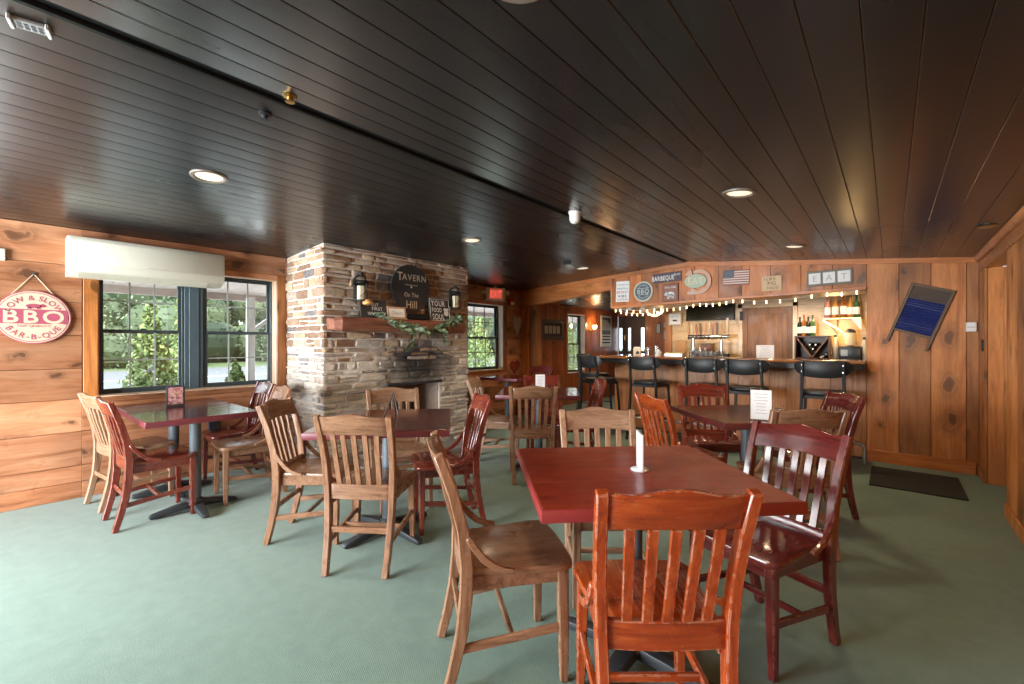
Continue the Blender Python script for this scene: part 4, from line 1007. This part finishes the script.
m.build('counter_top', wood('bar_top', (.16, .05, .02), (.34, .13, .05), (.45, .2, .08), 'x', .12, coat=.6), bar, bevel=.006, seg=2)
m = MB(); m.b2(-3.38, -.215, 5.95, 5.985, .975, 1.042); m.b2(-3.40, -3.365, 5.97, 7.62, .975, 1.042); m.b2(-3.36, -.215, 5.985, YB - .002, 1.0, 1.04); m.build('edge_rail', plain('dark_edge', (.04, .04, .042), .35, var=.3), bar, bevel=.006)
fr = thing('foot_rail', 'steel pipe foot rail bending down to the floor at the end of the bar', 'foot rail', (0, 0, 0))
m = MB(); m.tube([(-3.1, 5.90, .215), (-.30, 5.90, .215), (-.235, 5.90, .205), (-.21, 5.90, .175), (-.205, 5.90, .12), (-.205, 5.90, 0)], .019, 12); m.build('pipe', STEEL, fr)
for x in (-2.9, -1.6): m = MB(); m.tube([(x, 5.90, .2), (x, 5.90, 0)], .015, 8); m.build('support', STEEL, fr)
def stool(x, y, a, label):
    t = thing('bar_stool', label, 'bar stool', (x, y, 0), R(a), 'black bar stools at the counter')
    if not STL:
        P = []
        m = MB(); m.prismz([(.19 * (abs(math.cos(k * PI / 14)) ** .6) * (1 if math.cos(k * PI / 14) >= 0 else -1), .19 * (abs(math.sin(k * PI / 14)) ** .6) * (1 if math.sin(k * PI / 14) >= 0 else -1)) for k in range(28)], .735, .775); P.append(('seat', m.mesh('seat', plain('black_vinyl', (.014, .015, .015), .45), bevel=.012, seg=2)))
        m = MB(); m.prismz([(s * q, r) for s, q, r in ((-1, .175, -.18), (1, .175, -.18), (1, .185, .17), (-1, .185, .17))], .70, .733); P.append(('seat_frame', m.mesh('seat_frame', BLACK, bevel=.004)))
        for s in (-1, 1):
            m = MB(); m.sweep([(s * .205, -.25, 0), (s * .185, -.205, .45), (s * .178, -.195, .72), (s * .172, -.215, .90), (s * .168, -.255, 1.085)], .028, .03); P.append(('rear_leg', m.mesh('rear_leg', BLACK, bevel=.004)))
            m = MB(); m.sweep([(s * .205, .20, 0), (s * .172, .155, .71)], .027, .027); P.append(('front_leg', m.mesh('front_leg', BLACK, bevel=.004)))
            m = MB(); m.sweep([(s * .19, .18, .29), (s * .193, -.222, .29)], .016, .016); P.append(('rung', m.mesh('rung', BLACK)))
            for q in (.98, 1.05): m = MB(); m.lathe([(.006, 0), (.005, .003), (.001, .004)], (s * .169, -.262 - (q - .98) * .12 - .008, q), 8, 'y'); P.append(('rivet', m.mesh('rivet', CHROME)))
        m = MB(); m.sweep([(-.19, .178, .235), (.19, .178, .235)], .016, .02); P.append(('foot_rung', m.mesh('foot_rung', BLACK)))
        m = MB(); m.sweep([(-.19, -.222, .33), (.19, -.222, .33)], .016, .016); P.append(('rung', m.mesh('rung', BLACK)))
        m = MB(); n = 18; rg = []
        for k in range(n + 1):
            u = -1 + 2 * k / n; hgt = .085 * (max(1 - abs(u) ** 5, .02)) ** .5; cyy = -.255 + .06 * u * u + .012; cz_ = 1.015 + .012 * u * u - .012 * (1 - u * u)
            if abs(u) == 1: hgt = .02
            rg.append([(u * .222, cyy - .008, cz_ - hgt), (u * .245, cyy + .008, cz_ - hgt), (u * .245, cyy - .015 + .008, cz_ + hgt), (u * .245, cyy - .015 - .008, cz_ + hgt)])
        m.rings(rg); P.append(('backrest', m.mesh('backrest', plain('black_lacquer', (.016, .018, .019), .48), bevel=.003, ang=50)))
        STL.extend(P)
    for n_, me in STL: link(n_, me, t)
STL = []
stool(-.53, 5.60, 2, 'black bar stool nearest the pine panel wall'); stool(-1.225, 5.55, 0, 'black bar stool directly behind the big white card on the rear table')
stool(-1.69, 5.62, -3, 'black bar stool behind the red chair of the rear table'); stool(-2.42, 5.62, -4, 'black bar stool standing below the round header sign, next to the corner stools')
stool(-3.14, 5.58, -20, 'black bar stool at the outer corner of the bar, nearer the room'); stool(-3.72, 6.45, 272, 'black bar stool around the bar end facing the counter from the alcove')

BZ = 1.0755
card_stand(-1.206, 6.30, 12, .20, .17, 'white menu card standing on the bar counter before the brown door').location.z = BZ
def bottle(x, y, z, h, r, col, label, group, lab=PAPER, cap=None):
    t = thing('bottle', label, 'bottle', (x, y, z), random.uniform(0, 6), group)
    m = MB(); m.lathe([(r * .9, 0), (r, h * .02), (r, h * .56), (r * .85, h * .66), (r * .34, h * .76), (r * .32, h * .93), (r * .38, h * .935), (r * .36, h * .955)], n=14); m.build('glass_body', col, t)
    m = MB(); m.lathe([(r * 1.015, h * .14), (r * 1.015, h * .46)], n=14); m.build('paper_label', lab, t)
    m = MB(); m.lathe([(r * .37, h * .92), (r * .37, h), (r * .1, h * 1.002)], n=10); m.build('cap', cap or INK, t)
BG = [plain('bottle_dark', (.015, .02, .012), .12), plain('bottle_amber', (.38, .13, .03), .15), plain('bottle_whisky', (.55, .26, .07), .15), plain('bottle_pink', (.55, .25, .20), .2), plain('bottle_green', (.05, .12, .04), .15)]
# back counter
bc = thing('back_counter', 'low dark counter along the cream wall behind the bar', 'counter', (0, 0, 0))
for a, b in ((-3.1, -2.03), (-1.13, -.15)):
    m = MB(); m.b2(a + .02, b - .02, 7.93, 8.395, 0, .98); m.build('cabinet', DARKW, bc, bevel=.004)
    m = MB(); m.b2(a, b, 7.88, 8.395, .98, 1.02); m.build('worktop', plain('dark_worktop', (.05, .03, .02), .3), bc, bevel=.004)
wr = thing('wine_rack', 'dark brown wooden wine rack with diagonal dividers on the back counter', 'wine rack', (-.915, 8.2, 1.02))
m = MB()
for x0, x1, z0, z1 in ((-.225, -.205, 0, .36), (.205, .225, 0, .36), (-.225, .225, .34, .36), (-.225, .225, 0, .02)): m.b2(x0, x1, -.14, .14, z0, z1)
m.build('case', plain('rack_wood', (.10, .045, .03), .45, var=.3), wr, bevel=.002)
m = MB(); m.b2(-.205, .205, .125, .138, .02, .34); m.build('back_panel', DARKW, wr)
for s_ in (-1, 1): m = MB(); m.sweep([(s_ * .2, 0, .335), (0, 0, .03)], .012, .27, Vector((0, 0, 1)).cross(Vector((0, 1, 0)))); m.build('divider', plain('divider_wood', (.26, .13, .08), .5), wr)
for k, (x, z) in enumerate(((-.985 + .04, 1.245), (-.985 + .115, 1.245), (-.955 + .05, 1.18), (-.775, 1.07), (-.74, 1.10), (-.80, 1.055))):
    t = thing('wine_bottle', 'wine bottle lying in the diagonal rack behind the bar', 'bottle', (x, 8.19, z), 0, 'wine bottles lying in the rack')
    m = MB(); m.lathe([(.03, -.11), (.034, -.10), (.034, .03), (.012, .07), (.012, .11)], n=12, axis='y'); m.build('glass_body', BG[0], t)
    m = MB(); m.lathe([(.0135, .085), (.0145, .112), (.002, .114)], n=10, axis='y'); m.build('foil_cap', CHALK, t)
for k, (x, h, c, lb) in enumerate(((-1.085, .30, 0, 'dark wine bottle with blue-white label, outermost on the wine rack'), (-1.03, .33, 1, 'wine bottle with cream label and red foil on the wine rack'), (-.975, .30, 0, 'dark wine bottle standing third along the top of the wine rack'), (-.915, .32, 4, 'green wine bottle with white label, innermost on the wine rack'))):
    bottle(x, 8.19, 1.381, h, .035, BG[c], lb, 'wine bottles standing on the rack', cap=RED if k == 1 else INK)
# glowing bottle shelf
sh = thing('bottle_shelf', 'lit corner shelf carrying liquor bottles behind the bar', 'shelf', (-.56, 8.25, 1.625))
m = MB(); m.b2(-.225, .235, -.11, .14, 0, .022); m.build('board', DARKW, sh, bevel=.002)
for x in (-.06,): 
    m = MB(); m.sweep([(-.2, .1, 0), (x, .1, -.22), (x, .1, 0)], .02, .02, Vector((0, 1, 0))); m.build('bracket', plain('rack_wood', (.1, .045, .03)), sh)
m = MB(); m.prism([(.12, 0), (.235, 0), (.235, -.17)], -.1, -.08); m.build('side_bracket', PAPER, sh)
m = MB(); m.tube([(-.22, -.10, -.012), (-.14, -.05, -.075), (-.06, .0, -.13), (.0, .06, -.19)], .012, 8); m.tube([(-.22, -.112, .010), (.23, -.112, .010)], .007, 6); m.build('light_strip', plain('strip_glow', (1, .8, .4), .4, emit=3.2, ecol=(1, .66, .24)), sh)
for k, (x, h, c, lb) in enumerate(((-.735, .36, 3, 'pink liquor bottle with white label at the outer end of the lit shelf'), (-.64, .37, 2, 'golden whisky bottle with dark stopper on the lit shelf'), (-.54, .38, 1, 'amber whiskey bottle in the middle of the lit shelf'), (-.455, .33, 2, 'pale round whisky bottle on the lit shelf beside the amber one'), (-.385, .33, 4, 'green bottle at the inner end of the lit shelf'))):
    bottle(x, 8.24, 1.648, h, .042, BG[c], lb, 'liquor bottles on the lit shelf')
lamp('shelf_glow', 'POINT', (-.62, 8.12, 1.50), 5, (1, .62, .25), size=.08)
# blender / espresso machine
es = thing('coffee_machine', 'dark machine with small grey screen below the lit shelf', 'coffee machine', (-.46, 8.18, 1.02))
m = MB(); m.b2(-.13, .13, -.12, .12, 0, .2); m.build('body', plain('machine_black', (.02, .025, .03), .35), es, bevel=.015, seg=2)
m = MB(); plate(m, rect(-.10, -.02, .06, .15), -.12, .004); m.build('screen', plain('grey_screen', (.30, .36, .36), .3), es)
m = MB(); m.lathe([(.03, .2), (.06, .22), (.07, .38), (.072, .40)], (.0, .02, 0), 16); m.build('hopper', CREAM, es)
m = MB(); m.lathe([(.074, .40), (.06, .44), (.02, .46), (.002, .46)], (0, .02, 0), 16); m.build('lid', INK, es)
for s_, h_ in ((-1, .34), (1, .3)):
    t = thing('jug', 'white plastic mixer jug beside the dark machine, %s' % ('next to the wine rack' if s_ < 0 else 'next to the panel wall'), 'jug', (-.46 + s_ * .175 - (.01 if s_ > 0 else 0), 8.2, 1.02))
    m = MB(); m.lathe([(.03, 0), (.034, .01), (.034, h_ * .7), (.02, h_ * .85), (.018, h_)], n=12); m.build('body', IVORY, t)
    m = MB(); m.lathe([(.019, h_), (.019, h_ + .03), (.002, h_ + .032)], n=10); m.build('cap', INK, t)
# taps
tp = thing('beer_tap_tower', 'chrome beer tap tower with a row of tall wooden handles', 'beer taps', (-2.41, 8.05, 1.02))
m = MB(); m.tube([(-.34, 0, .36), (.34, 0, .36)], .035, 14); m.build('tap_rail', CHROME, tp)
for x in (-.26, .21): m = MB(); m.tube([(x, 0, 0), (x, 0, .36)], .026, 12); m.build('column', CHROME, tp)
for k in range(10):
    x = -.32 + k * .068 + (.03 if k == 9 else 0); m = MB(); m.tube([(x, -.03, .36), (x, -.075, .355), (x, -.085, .31)], .010, 8); m.build('faucet', CHROME, tp)
    m = MB(); hh = (.25, .17, .2, .21, .2, .21, .20, .22, .2, .29)[k]; m.sweep([(x, -.06, .385), (x, -.058, .385 + hh * .5), (x, -.055, .385 + hh)], [.020, .036, .032], [.014, .024, .018]); m.build('tap_handle', plain('handle_%d' % (k % 4), ((.36, .19, .09), (.48, .36, .26), (.3, .11, .05), (.10, .04, .03))[k % 4 if k < 9 else 3], .4), tp, bevel=.003)
dt = thing('drip_tray', 'long black drip tray under the beer taps', 'tray', (-2.33, 7.96, 1.02)); m = MB(); m.b2(-.27, .27, -.05, .05, 0, .075); m.build('tray', INK, dt, bevel=.004); m = MB(); [m.b2(-.25 + .05 * k, -.235 + .05 * k, -.045, .045, .075, .079) for k in range(11)]; m.build('grate', STEEL, dt)
tv = thing('television', 'flat dark television on the cream wall above the beer taps', 'television', (-2.485, 8.4, 1.68))
m = MB(); m.b2(-.415, .415, -.06, -.02, 0, .34); m.build('casing', INK, tv, bevel=.004)
m = MB(); plate(m, rect(-.405, .405, .012, .33), -.06, .003); m.build('screen', plain('screen_black', (.012, .014, .008), .12), tv)
m = MB(); m.b2(-.1, .1, -.02, 0, .08, .25); m.build('wall_bracket', BLACK, tv)
cal = thing('wall_calendar', 'small framed notice hanging on the post beside the television', 'notice', (-3.10, 8.34, 1.72))
m = MB(); m.b2(-.125, .125, -.015, .015, -.115, .115); m.build('frame', plain('pale_frame', (.62, .50, .36), .5), cal, bevel=.003)
m = MB(); plate(m, rect(-.10, .10, -.09, .09), -.015); m.build('sheet', PAPER, cal)
text(cal, 'NOTICE', .05, 0, .05, -.018, plain('grey_ink', (.3, .3, .3)), .004, sx=.8); m = MB(); plate(m, rect(-.04, .04, -.04, -.01), -.017, .001); m.build('mark', INK, cal)
for k, (x, z, w_, h_, lb) in enumerate(((-4.02, 1.60, .10, .22, 'narrow framed certificate on the entry wall, nearest the door'), (-3.86, 1.68, .11, .15, 'small framed certificate high on the entry wall'), (-3.86, 1.45, .11, .22, 'framed certificate low on the entry wall'), (-3.73, 1.47, .09, .22, 'slim framed certificate nearest the post on the entry wall'))):
    t = thing('certificate', lb, 'certificate', (x, 9.8, z), 0, 'framed certificates on the entry wall')
    m = MB(); m.b2(-w_ / 2, w_ / 2, -.015, 0, -h_ / 2, h_ / 2); m.build('frame', INK, t); m = MB(); plate(m, rect(-w_ / 2 + .012, w_ / 2 - .012, -h_ / 2 + .012, h_ / 2 - .012), -.015); m.build('sheet', plain('aged_paper', (.42, .38, .30), .6), t)

# counter clutter
nb = thing('napkin_box', 'white napkin box with dark emblem on the bar corner', 'napkin holder', (-2.94, 6.35, BZ), R(20))
m = MB(); m.b2(-.055, .055, -.05, .05, 0, .12); m.build('box', CREAM, nb, bevel=.004)
m = MB(); m.prism(circ(.022, 12, (.01, .05)), -.0525, -.0505); plate(m, rect(-.02, .03, .028, .045), -.0505); m.build('emblem', INK, nb)
m = MB(); m.b2(-.045, .045, -.01, .01, .12, .135); m.build('napkins', PAPER, nb)
for k, (x, y, h, lb) in enumerate(((-2.80, 6.40, .13, 'clear pitcher on the bar next to the napkin box'), (-2.67, 6.42, .16, 'clear pitcher on the bar next to the white jug'))):
    t = thing('pitcher', lb, 'pitcher', (x, y, BZ), 0, 'pitchers on the bar'); m = MB(); m.lathe([(.03, 0), (.035, .005), (.04, h), (.037, h), (.032, .008), (.002, .007)], n=14); m.build('glass_body', CLEAR, t)
    m = MB(); m.tube([(.038, 0, h * .85), (.075, 0, h * .75), (.075, 0, h * .35), (.036, 0, h * .25)], .005, 6); m.build('handle', CLEAR, t)
jg = thing('jug', 'small white jug on the bar beside the fruit tray', 'jug', (-2.60, 6.33, BZ)); m = MB(); m.lathe([(.022, 0), (.03, .02), (.032, .06), (.02, .085), (.024, .10)], n=12); m.build('body', WHITE, jg); m = MB(); m.tube([(.028, 0, .075), (.052, 0, .06), (.03, 0, .03)], .005, 5); m.build('handle', WHITE, jg)
tr = thing('garnish_tray', 'steel tray of bar garnishes on the counter', 'tray', (-2.38, 6.38, BZ)); m = MB(); m.b2(-.13, .13, -.06, .06, 0, .045); m.build('tray', STEEL, tr, bevel=.004); m = MB()
for k in range(10): m.ball((-.11 + .024 * k, random.uniform(-.03, .03), .048), .014, 8, 5)
m.build('garnish', plain('garnish', (.72, .58, .2), .5, var=.5), tr)['kind'] = 'stuff'
GX = []
for i in range(7):
    for j in range(2): GX.append((-2.13 + i * .066, 6.34 + j * .066))
gm = MB(); gm.lathe([(.022, 0), (.024, .004), (.030, .085), (.028, .085), (.022, .007), (.002, .006)], n=12); gme = gm.mesh('glass', CLEAR)
for x, y in GX: tag(link('drinking_glass', gme, None, (x, y, BZ)), 'clear drinking glass in the block of glasses on the bar before the taps', 'glass', 'drinking glasses on the bar')
for k in range(3): t = thing('shaker', 'cocktail shaker on the back counter below the taps', 'shaker', (-2.62 + k * .085, 7.98, 1.02), 0, 'shakers below the taps'); m = MB(); m.lathe([(.025, 0), (.033, .10), (.03, .11)], n=12); m.build('cup', CHROME, t); m = MB(); m.lathe([(.03, .11), (.02, .15), (.012, .155), (.012, .17), (.002, .172)], n=12); m.build('lid', CHROME, t)
wb_ = thing('wooden_box', 'small brown cash box below the beer taps', 'box', (-2.49, 8.24, 1.02)); m = MB(); m.b2(-.09, .09, -.08, .08, 0, .24); m.build('case', plain('brown_box', (.30, .10, .04), .4), wb_, bevel=.004); m = MB(); m.b2(-.06, .06, -.084, -.08, .12, .13); m.b2(-.06, .06, -.084, -.08, .05, .06); m.build('slot', INK, wb_)
pl_ = thing('cutting_board', 'upright pale wooden board leaning on the wall by the taps', 'board', (-3.0, 8.33, 1.02), tilt=R(-8)); m = MB(); m.b2(-.1, .1, -.01, .01, 0, .30); m.build('board', plain('board_wood', (.6, .32, .13), .5), pl_, bevel=.01)

# ------------------------------------------------------------------ signs on the header
def hsign(name, label, x, z, cat='sign', roll=0, y=YB): return thing(name, label, cat, (x, y - .001, z), 0, roll=R(roll))
t = hsign('list_sign', 'tall white sign with red and blue lettering at the outer end of the header', -3.06, 2.045, roll=2)
m = MB(); m.b2(-.11, .11, -.018, 0, -.155, .155); m.build('board', PAPER, t, bevel=.003)
for s_, z, sz, c, sx in (('smokehouse', .105, .04, plain('grey_ink', (.3, .3, .3)), .85), ('Pulled Pork', .045, .04, plain('blue_ink', (.03, .07, .18), .6), .85), ('BRISKET', -.01, .052, RED, .9), ('RIBS', -.07, .052, INK, 1.3), ('CHICKEN', -.12, .038, RED, 1)): text(t, s_, sz, 0, z, -.0195, c, .006, sx=sx)
t = hsign('round_sign', 'round slate-blue BBQ sign with cream rim on the header', -2.735, 2.02)
m = MB(); m.prism(circ(.150, 36), -.02, 0); m.build('rim', plain('cream_rim_paint', (.56, .54, .42), .5), t, bevel=.004)
SB = plain('slate_blue', (.055, .085, .10), .5); PG = plain('pale_grey_blue', (.50, .55, .53), .5)
m = MB(); m.prism(circ(.122, 36), -.023, -.019); m.build('face', SB, t)
text(t, 'BBQ', .085, 0, 0, -.0245, PG, .018, sx=1.05); text(t, 'AUTHENTIC', .033, 0, 0, -.0245, PG, .008, arc=(.092, 0), sx=1.1); text(t, 'SMOKED', .033, 0, 0, -.0245, PG, .008, arc=(.095, 0), up=False, sx=1.2, gap=.15)
m = MB(); plate(m, rect(-.075, .075, .042, .05), -.023); plate(m, rect(-.075, .075, -.05, -.042), -.023); m.build('stripe', PG, t)
t = hsign('barbeque_sign', 'long dark BARBEQUE street sign in white letters on the header', -2.385, 2.192, roll=-1.5)
m = MB(); m.b2(-.20, .20, -.012, 0, -.068, .068); m.build('board', plain('plum_black', (.06, .035, .05), .5), t, bevel=.002)
text(t, 'BARBEQUE', .092, -.06, -.004, -.0135, CHALK, .012, sx=.66, gap=.06); text(t, 'BLVD', .042, .145, .028, -.0135, CHALK, .008, sx=.8)
t = hsign('pig_sign', 'square brown wooden sign with white pig on the header', -2.335, 1.975)
m = MB(); m.b2(-.112, .112, -.02, 0, -.128, .128); m.build('frame', plain('reddish_brown', (.20, .06, .03), .5), t, bevel=.006)
m = MB(); m.b2(-.09, .09, -.022, -.018, -.105, .105); m.build('face', plain('mid_brown', (.26, .10, .055), .5), t)
m = MB(); m.prism(circ(.055, 20, (.005, -.028), .038), -.024, -.0215); m.prism(circ(.024, 12, (-.055, -.02)), -.024, -.0215); m.prism(rect(-.088, -.072, -.034, -.018), -.024, -.0215)
for q in (-.035, -.018, .028, .045): m.prism(rect(q - .007, q + .007, -.085, -.04), -.024, -.0215)
m.prism([(-.06, 0), (-.045, 0), (-.055, .018)], -.024, -.0215); m.build('pig_mark', CHALK, t)
text(t, 'WELCOME', .035, 0, .072, -.0235, CHALK, .006, sx=.9); text(t, 'PORK', .036, .008, -.03, -.0255, INK, .006, sx=.8)
t = hsign('eat_sign', 'green oval EAT sign with curled orange arrow on the header', -1.965, 2.09)
TEAL = plain('sign_mint', (.42, .50, .36), .5); OR = plain('arrow_salmon', (.62, .36, .24), .5)
m = MB(); rr = []; N = 26
for k in range(N + 1):
    a = R(125) - R(265) * k / N; f = k / N; wd = .036 if k > 2 else .012 + .012 * k
    co = (math.cos(a) * .155 + .02, math.sin(a) * .165 + .0); ci = (math.cos(a) * (.155 - wd - .012) + .02, math.sin(a) * (.165 - wd - .012))
    rr.append([(co[0], -.028, co[1]), (ci[0], -.028, ci[1]), (ci[0], -.012, ci[1]), (co[0], -.012, co[1])])
m.rings(rr); m.prism([(-.175, .105), (-.085, .185), (-.06, .085)], -.028, -.012); m.build('arrow', OR, t)
m = MB(); m.prism(circ(.145, 32, (-.03, .015), .095), -.024, -.002); m.build('oval', TEAL, t)
m = MB(); m.prism([(-.14, -.16), (.02, -.165), (.11, -.11), (.08, -.085), (0, -.125), (-.13, -.12)], -.022, -.004); m.build('arrow_tail', plain('arrow_pink', (.62, .42, .38), .5), t)
text(t, 'EAT', .125, -.03, .018, -.0255, CREAM, .012, sx=.85)
for k in range(0): pass
t = hsign('american_flag', 'small wooden United States flag on the header', -1.495, 2.105, 'flag', roll=2)
FW, FH = .30, .19; m = MB()
for k in range(0, 13): 
    m.mi = k % 2; z1 = FH / 2 - k * FH / 13; m.b2(-FW / 2, FW / 2, -.014, 0, z1 - FH / 13, z1)
m.build('stripes', [plain('flag_red', (.30, .07, .06), .6), plain('flag_white', (.72, .66, .56), .6)], t)
m = MB(); plate(m, rect(-FW / 2, -FW / 2 + .125, FH / 2 - FH * 7 / 13, FH / 2), -.014, .002); m.build('canton', plain('flag_blue', (.03, .05, .10), .6), t)
m = MB()
for r_ in range(9):
    for c_ in range(6 if r_ % 2 == 0 else 5):
        cx = -FW / 2 + .0104 * (2 * c_ + 1 + (r_ % 2)); czz = FH / 2 - (r_ + 1) * FH * 7 / 13 / 10; sp = []
        for k in range(10): a = PI / 2 + k * PI / 5; q = .0048 if k % 2 == 0 else .002; sp.append((cx + q * math.cos(a), czz + q * math.sin(a)))
        m.rings([[(x_, -.0165, z_) for x_, z_ in sp], [(x_, -.016, z_) for x_, z_ in sp]])
m.build('stars', MATS['flag_white'], t)
t = hsign('wooden_sign', 'small cream wooden plaque with brown words on the header beside the flag', -1.10, 1.995, roll=-1)
m = MB(); m.b2(-.108, .108, -.015, 0, -.09, .09); m.build('board', plain('plaque_cream', (.66, .46, .25), .55), t, bevel=.003)
BRN = plain('brown_ink', (.16, .06, .03), .6)
for s_, x, z, sz in (('I LIKE', -.02, .055, .05), ('PIG', .0, .0, .06), ('FOOD', .01, -.055, .045)): text(t, s_, sz, x, z, -.0165, BRN, .008, sx=.95)
t = hsign('letter_frame', 'grey wooden frame with three white letter tiles spelling EAT', -.53, 2.01, roll=-1)
m = MB(); m.b2(-.212, .212, -.016, 0, -.088, .088); m.build('board', plain('weathered_grey', (.22, .19, .15), .7), t, bevel=.003)
for k, ch in enumerate('EAT'):
    x = -.135 + .135 * k; m = MB(); m.b2(x - .057, x + .057, -.022, -.0165, -.062, .062); ti = m.build('letter_tile', PAPER, t, bevel=.002)
    text(ti, ch, .10, x, 0, -.0232, plain('grey_letter', (.42, .42, .38), .6), -.004, sx=.9)
wbd = thing('washboard', 'tilted wooden washboard with blue ribbed panel on the pine wall', 'washboard', (.235, YB - .002, 1.58), 0, roll=R(19))
FRM = plain('old_wood', (.13, .075, .04), .6, var=.3)
m = MB()
for s_ in (-1, 1): m.b2(s_ * .158 - .013, s_ * .158 + .013, -.03, 0, -.36, .27)
m.b2(-.145, .145, -.028, -.004, .245, .27); m.b2(-.145, .145, -.028, -.004, -.235, -.21); m.build('frame', FRM, wbd, bevel=.003)
m = MB(); m.b2(-.145, .145, -.02, -.006, .12, .245); m.build('head_board', plain('dark_old_wood', (.07, .045, .03), .7, var=.4), wbd)
m = MB(); N = 40; m.rings([[(-.145, -.014 - .004 * math.sin(k / N * 2 * PI * 13), -.21 + .33 * k / N), (.145, -.014 - .004 * math.sin(k / N * 2 * PI * 13), -.21 + .33 * k / N), (.145, -.006, -.21 + .33 * k / N), (-.145, -.006, -.21 + .33 * k / N)] for k in range(N + 1)]); m.build('ribbed_panel', plain('cobalt_enamel', (.018, .028, .13), .35, var=.4), wbd)
bx = thing('wall_box', 'small white box on the pine wall by the corner', 'wall box', (.585, YB - .001, 1.425)); m = MB(); m.b2(-.036, .036, -.035, 0, -.045, .045); m.build('housing', WHITE, bx, bevel=.004); m = MB(); m.b2(-.03, .03, -.037, -.035, -.005, .0); m.build('seam', plain('grey_plastic', (.3, .3, .3)), bx)
hk = thing('coat_hook', 'brass hook on the pine panel at the end of the bar', 'hook', (-.15, YB - .001, .955)); m = MB(); m.lathe([(.018, 0), (.016, .006), (.003, .007)], n=10, axis='y'); m.build('plate', BRASS, hk); m = MB(); m.tube([(0, -.005, 0), (0, -.04, -.01), (0, -.05, .015)], .006, 6); m.build('hook', BRASS, hk)
rm = MB(); rm.b2(-.15, .475, 5.06, 5.83, 0.001, .012); tag(rm.build('floor_mat', RUBBER, bevel=.004), 'black rubber mat on the carpet before the pine panel wall', 'mat')
ho = thing('wall_horn', 'iron horseshoe hanging on the doorway wall', 'horseshoe', (XR, 5.87, 1.24), R(-90)); m = MB(); m.tube([(.035, -.006, .06), (.045, -.006, .02), (.033, -.006, -.03), (0, -.006, -.045), (-.033, -.006, -.03), (-.045, -.006, .02), (-.035, -.006, .06)], .0045, 6); m.build('shoe', IRON, ho)

# ------------------------------------------------------------------ string lights
def strings(name, label, pts, n, ec, drop=.045):
    t = thing(name, label, 'string lights', (0, 0, 0)); V = [Vector(p) for p in pts]; fine = []
    segs = len(V) - 1
    for i in range(segs):
        L = (V[i + 1] - V[i]).length
        for k in range(8): f = k / 8; p = V[i].lerp(V[i + 1], f); p.z -= ec * L * 4 * f * (1 - f); fine.append(p)
    fine.append(V[-1]); m = MB(); m.tube(fine, .004, 5); m.build('wire', plain('white_wire', (.6, .55, .45), .5), t)
    bmesh_ = MB(); bmesh_.ball((0, 0, -drop + .014), .009, 10, 6); bmesh_.lathe([(.006, -.024), (.007, 0), (.002, .002)], n=8); me = bmesh_.mesh('bulb', WARM)
    for k in range(n):
        f = (k + .5) / n * (len(fine) - 1); i = int(f); p = fine[i].lerp(fine[min(i + 1, len(fine) - 1)], f - i); link('bulb', me, t, p)
strings('string_lights', 'dense string of small warm bulbs under the outer half of the bar header', [(-3.25, 6.16, 1.80), (-2.7, 6.5, 1.76), (-2.75, 6.9, 1.82), (-3.2, 7.4, 1.80)], 24, .09)
strings('string_lights', 'string of white bulbs hanging before the television', [(-3.2, 6.2, 1.80), (-2.55, 6.19, 1.775), (-2.0, 6.17, 1.81), (-1.5, 6.16, 1.835)], 18, .05)
strings('string_lights', 'string of white bulbs hanging before the brown door and wine rack', [(-1.5, 6.16, 1.835), (-1.1, 6.17, 1.80), (-.62, 6.15, 1.85), (-.22, 6.17, 1.86)], 9, .05)
# bar lamps in the bar ceiling
for x, y, e in ((-2.6, 7.4, 22), (-1.3, 7.5, 24), (-.55, 7.6, 12), (-4.1, 8.2, 6)):
    t = thing('ceiling_light', 'recessed warm lamp in the dark ceiling behind the bar header', 'ceiling light', (x, y, 2.03 + .02 * (x - XL)), 0, 'lamps behind the bar header')
    m = MB(); m.lathe([(.06, .006), (.062, -.006), (.08, -.006), (.082, .006)], n=20); m.build('trim_ring', BRASS, t); m = MB(); m.lathe([(.002, -.003), (.058, -.004), (.058, .004), (.002, .004)], n=20); m.build('diffuser', CAN, t)
    lamp('bar_lamp', 'SPOT', (x, y, 2.015 + .02 * (x - XL)), e * 1.5, (1, .72, .42), size=.03, spot_size=R(165), spot_blend=.5)
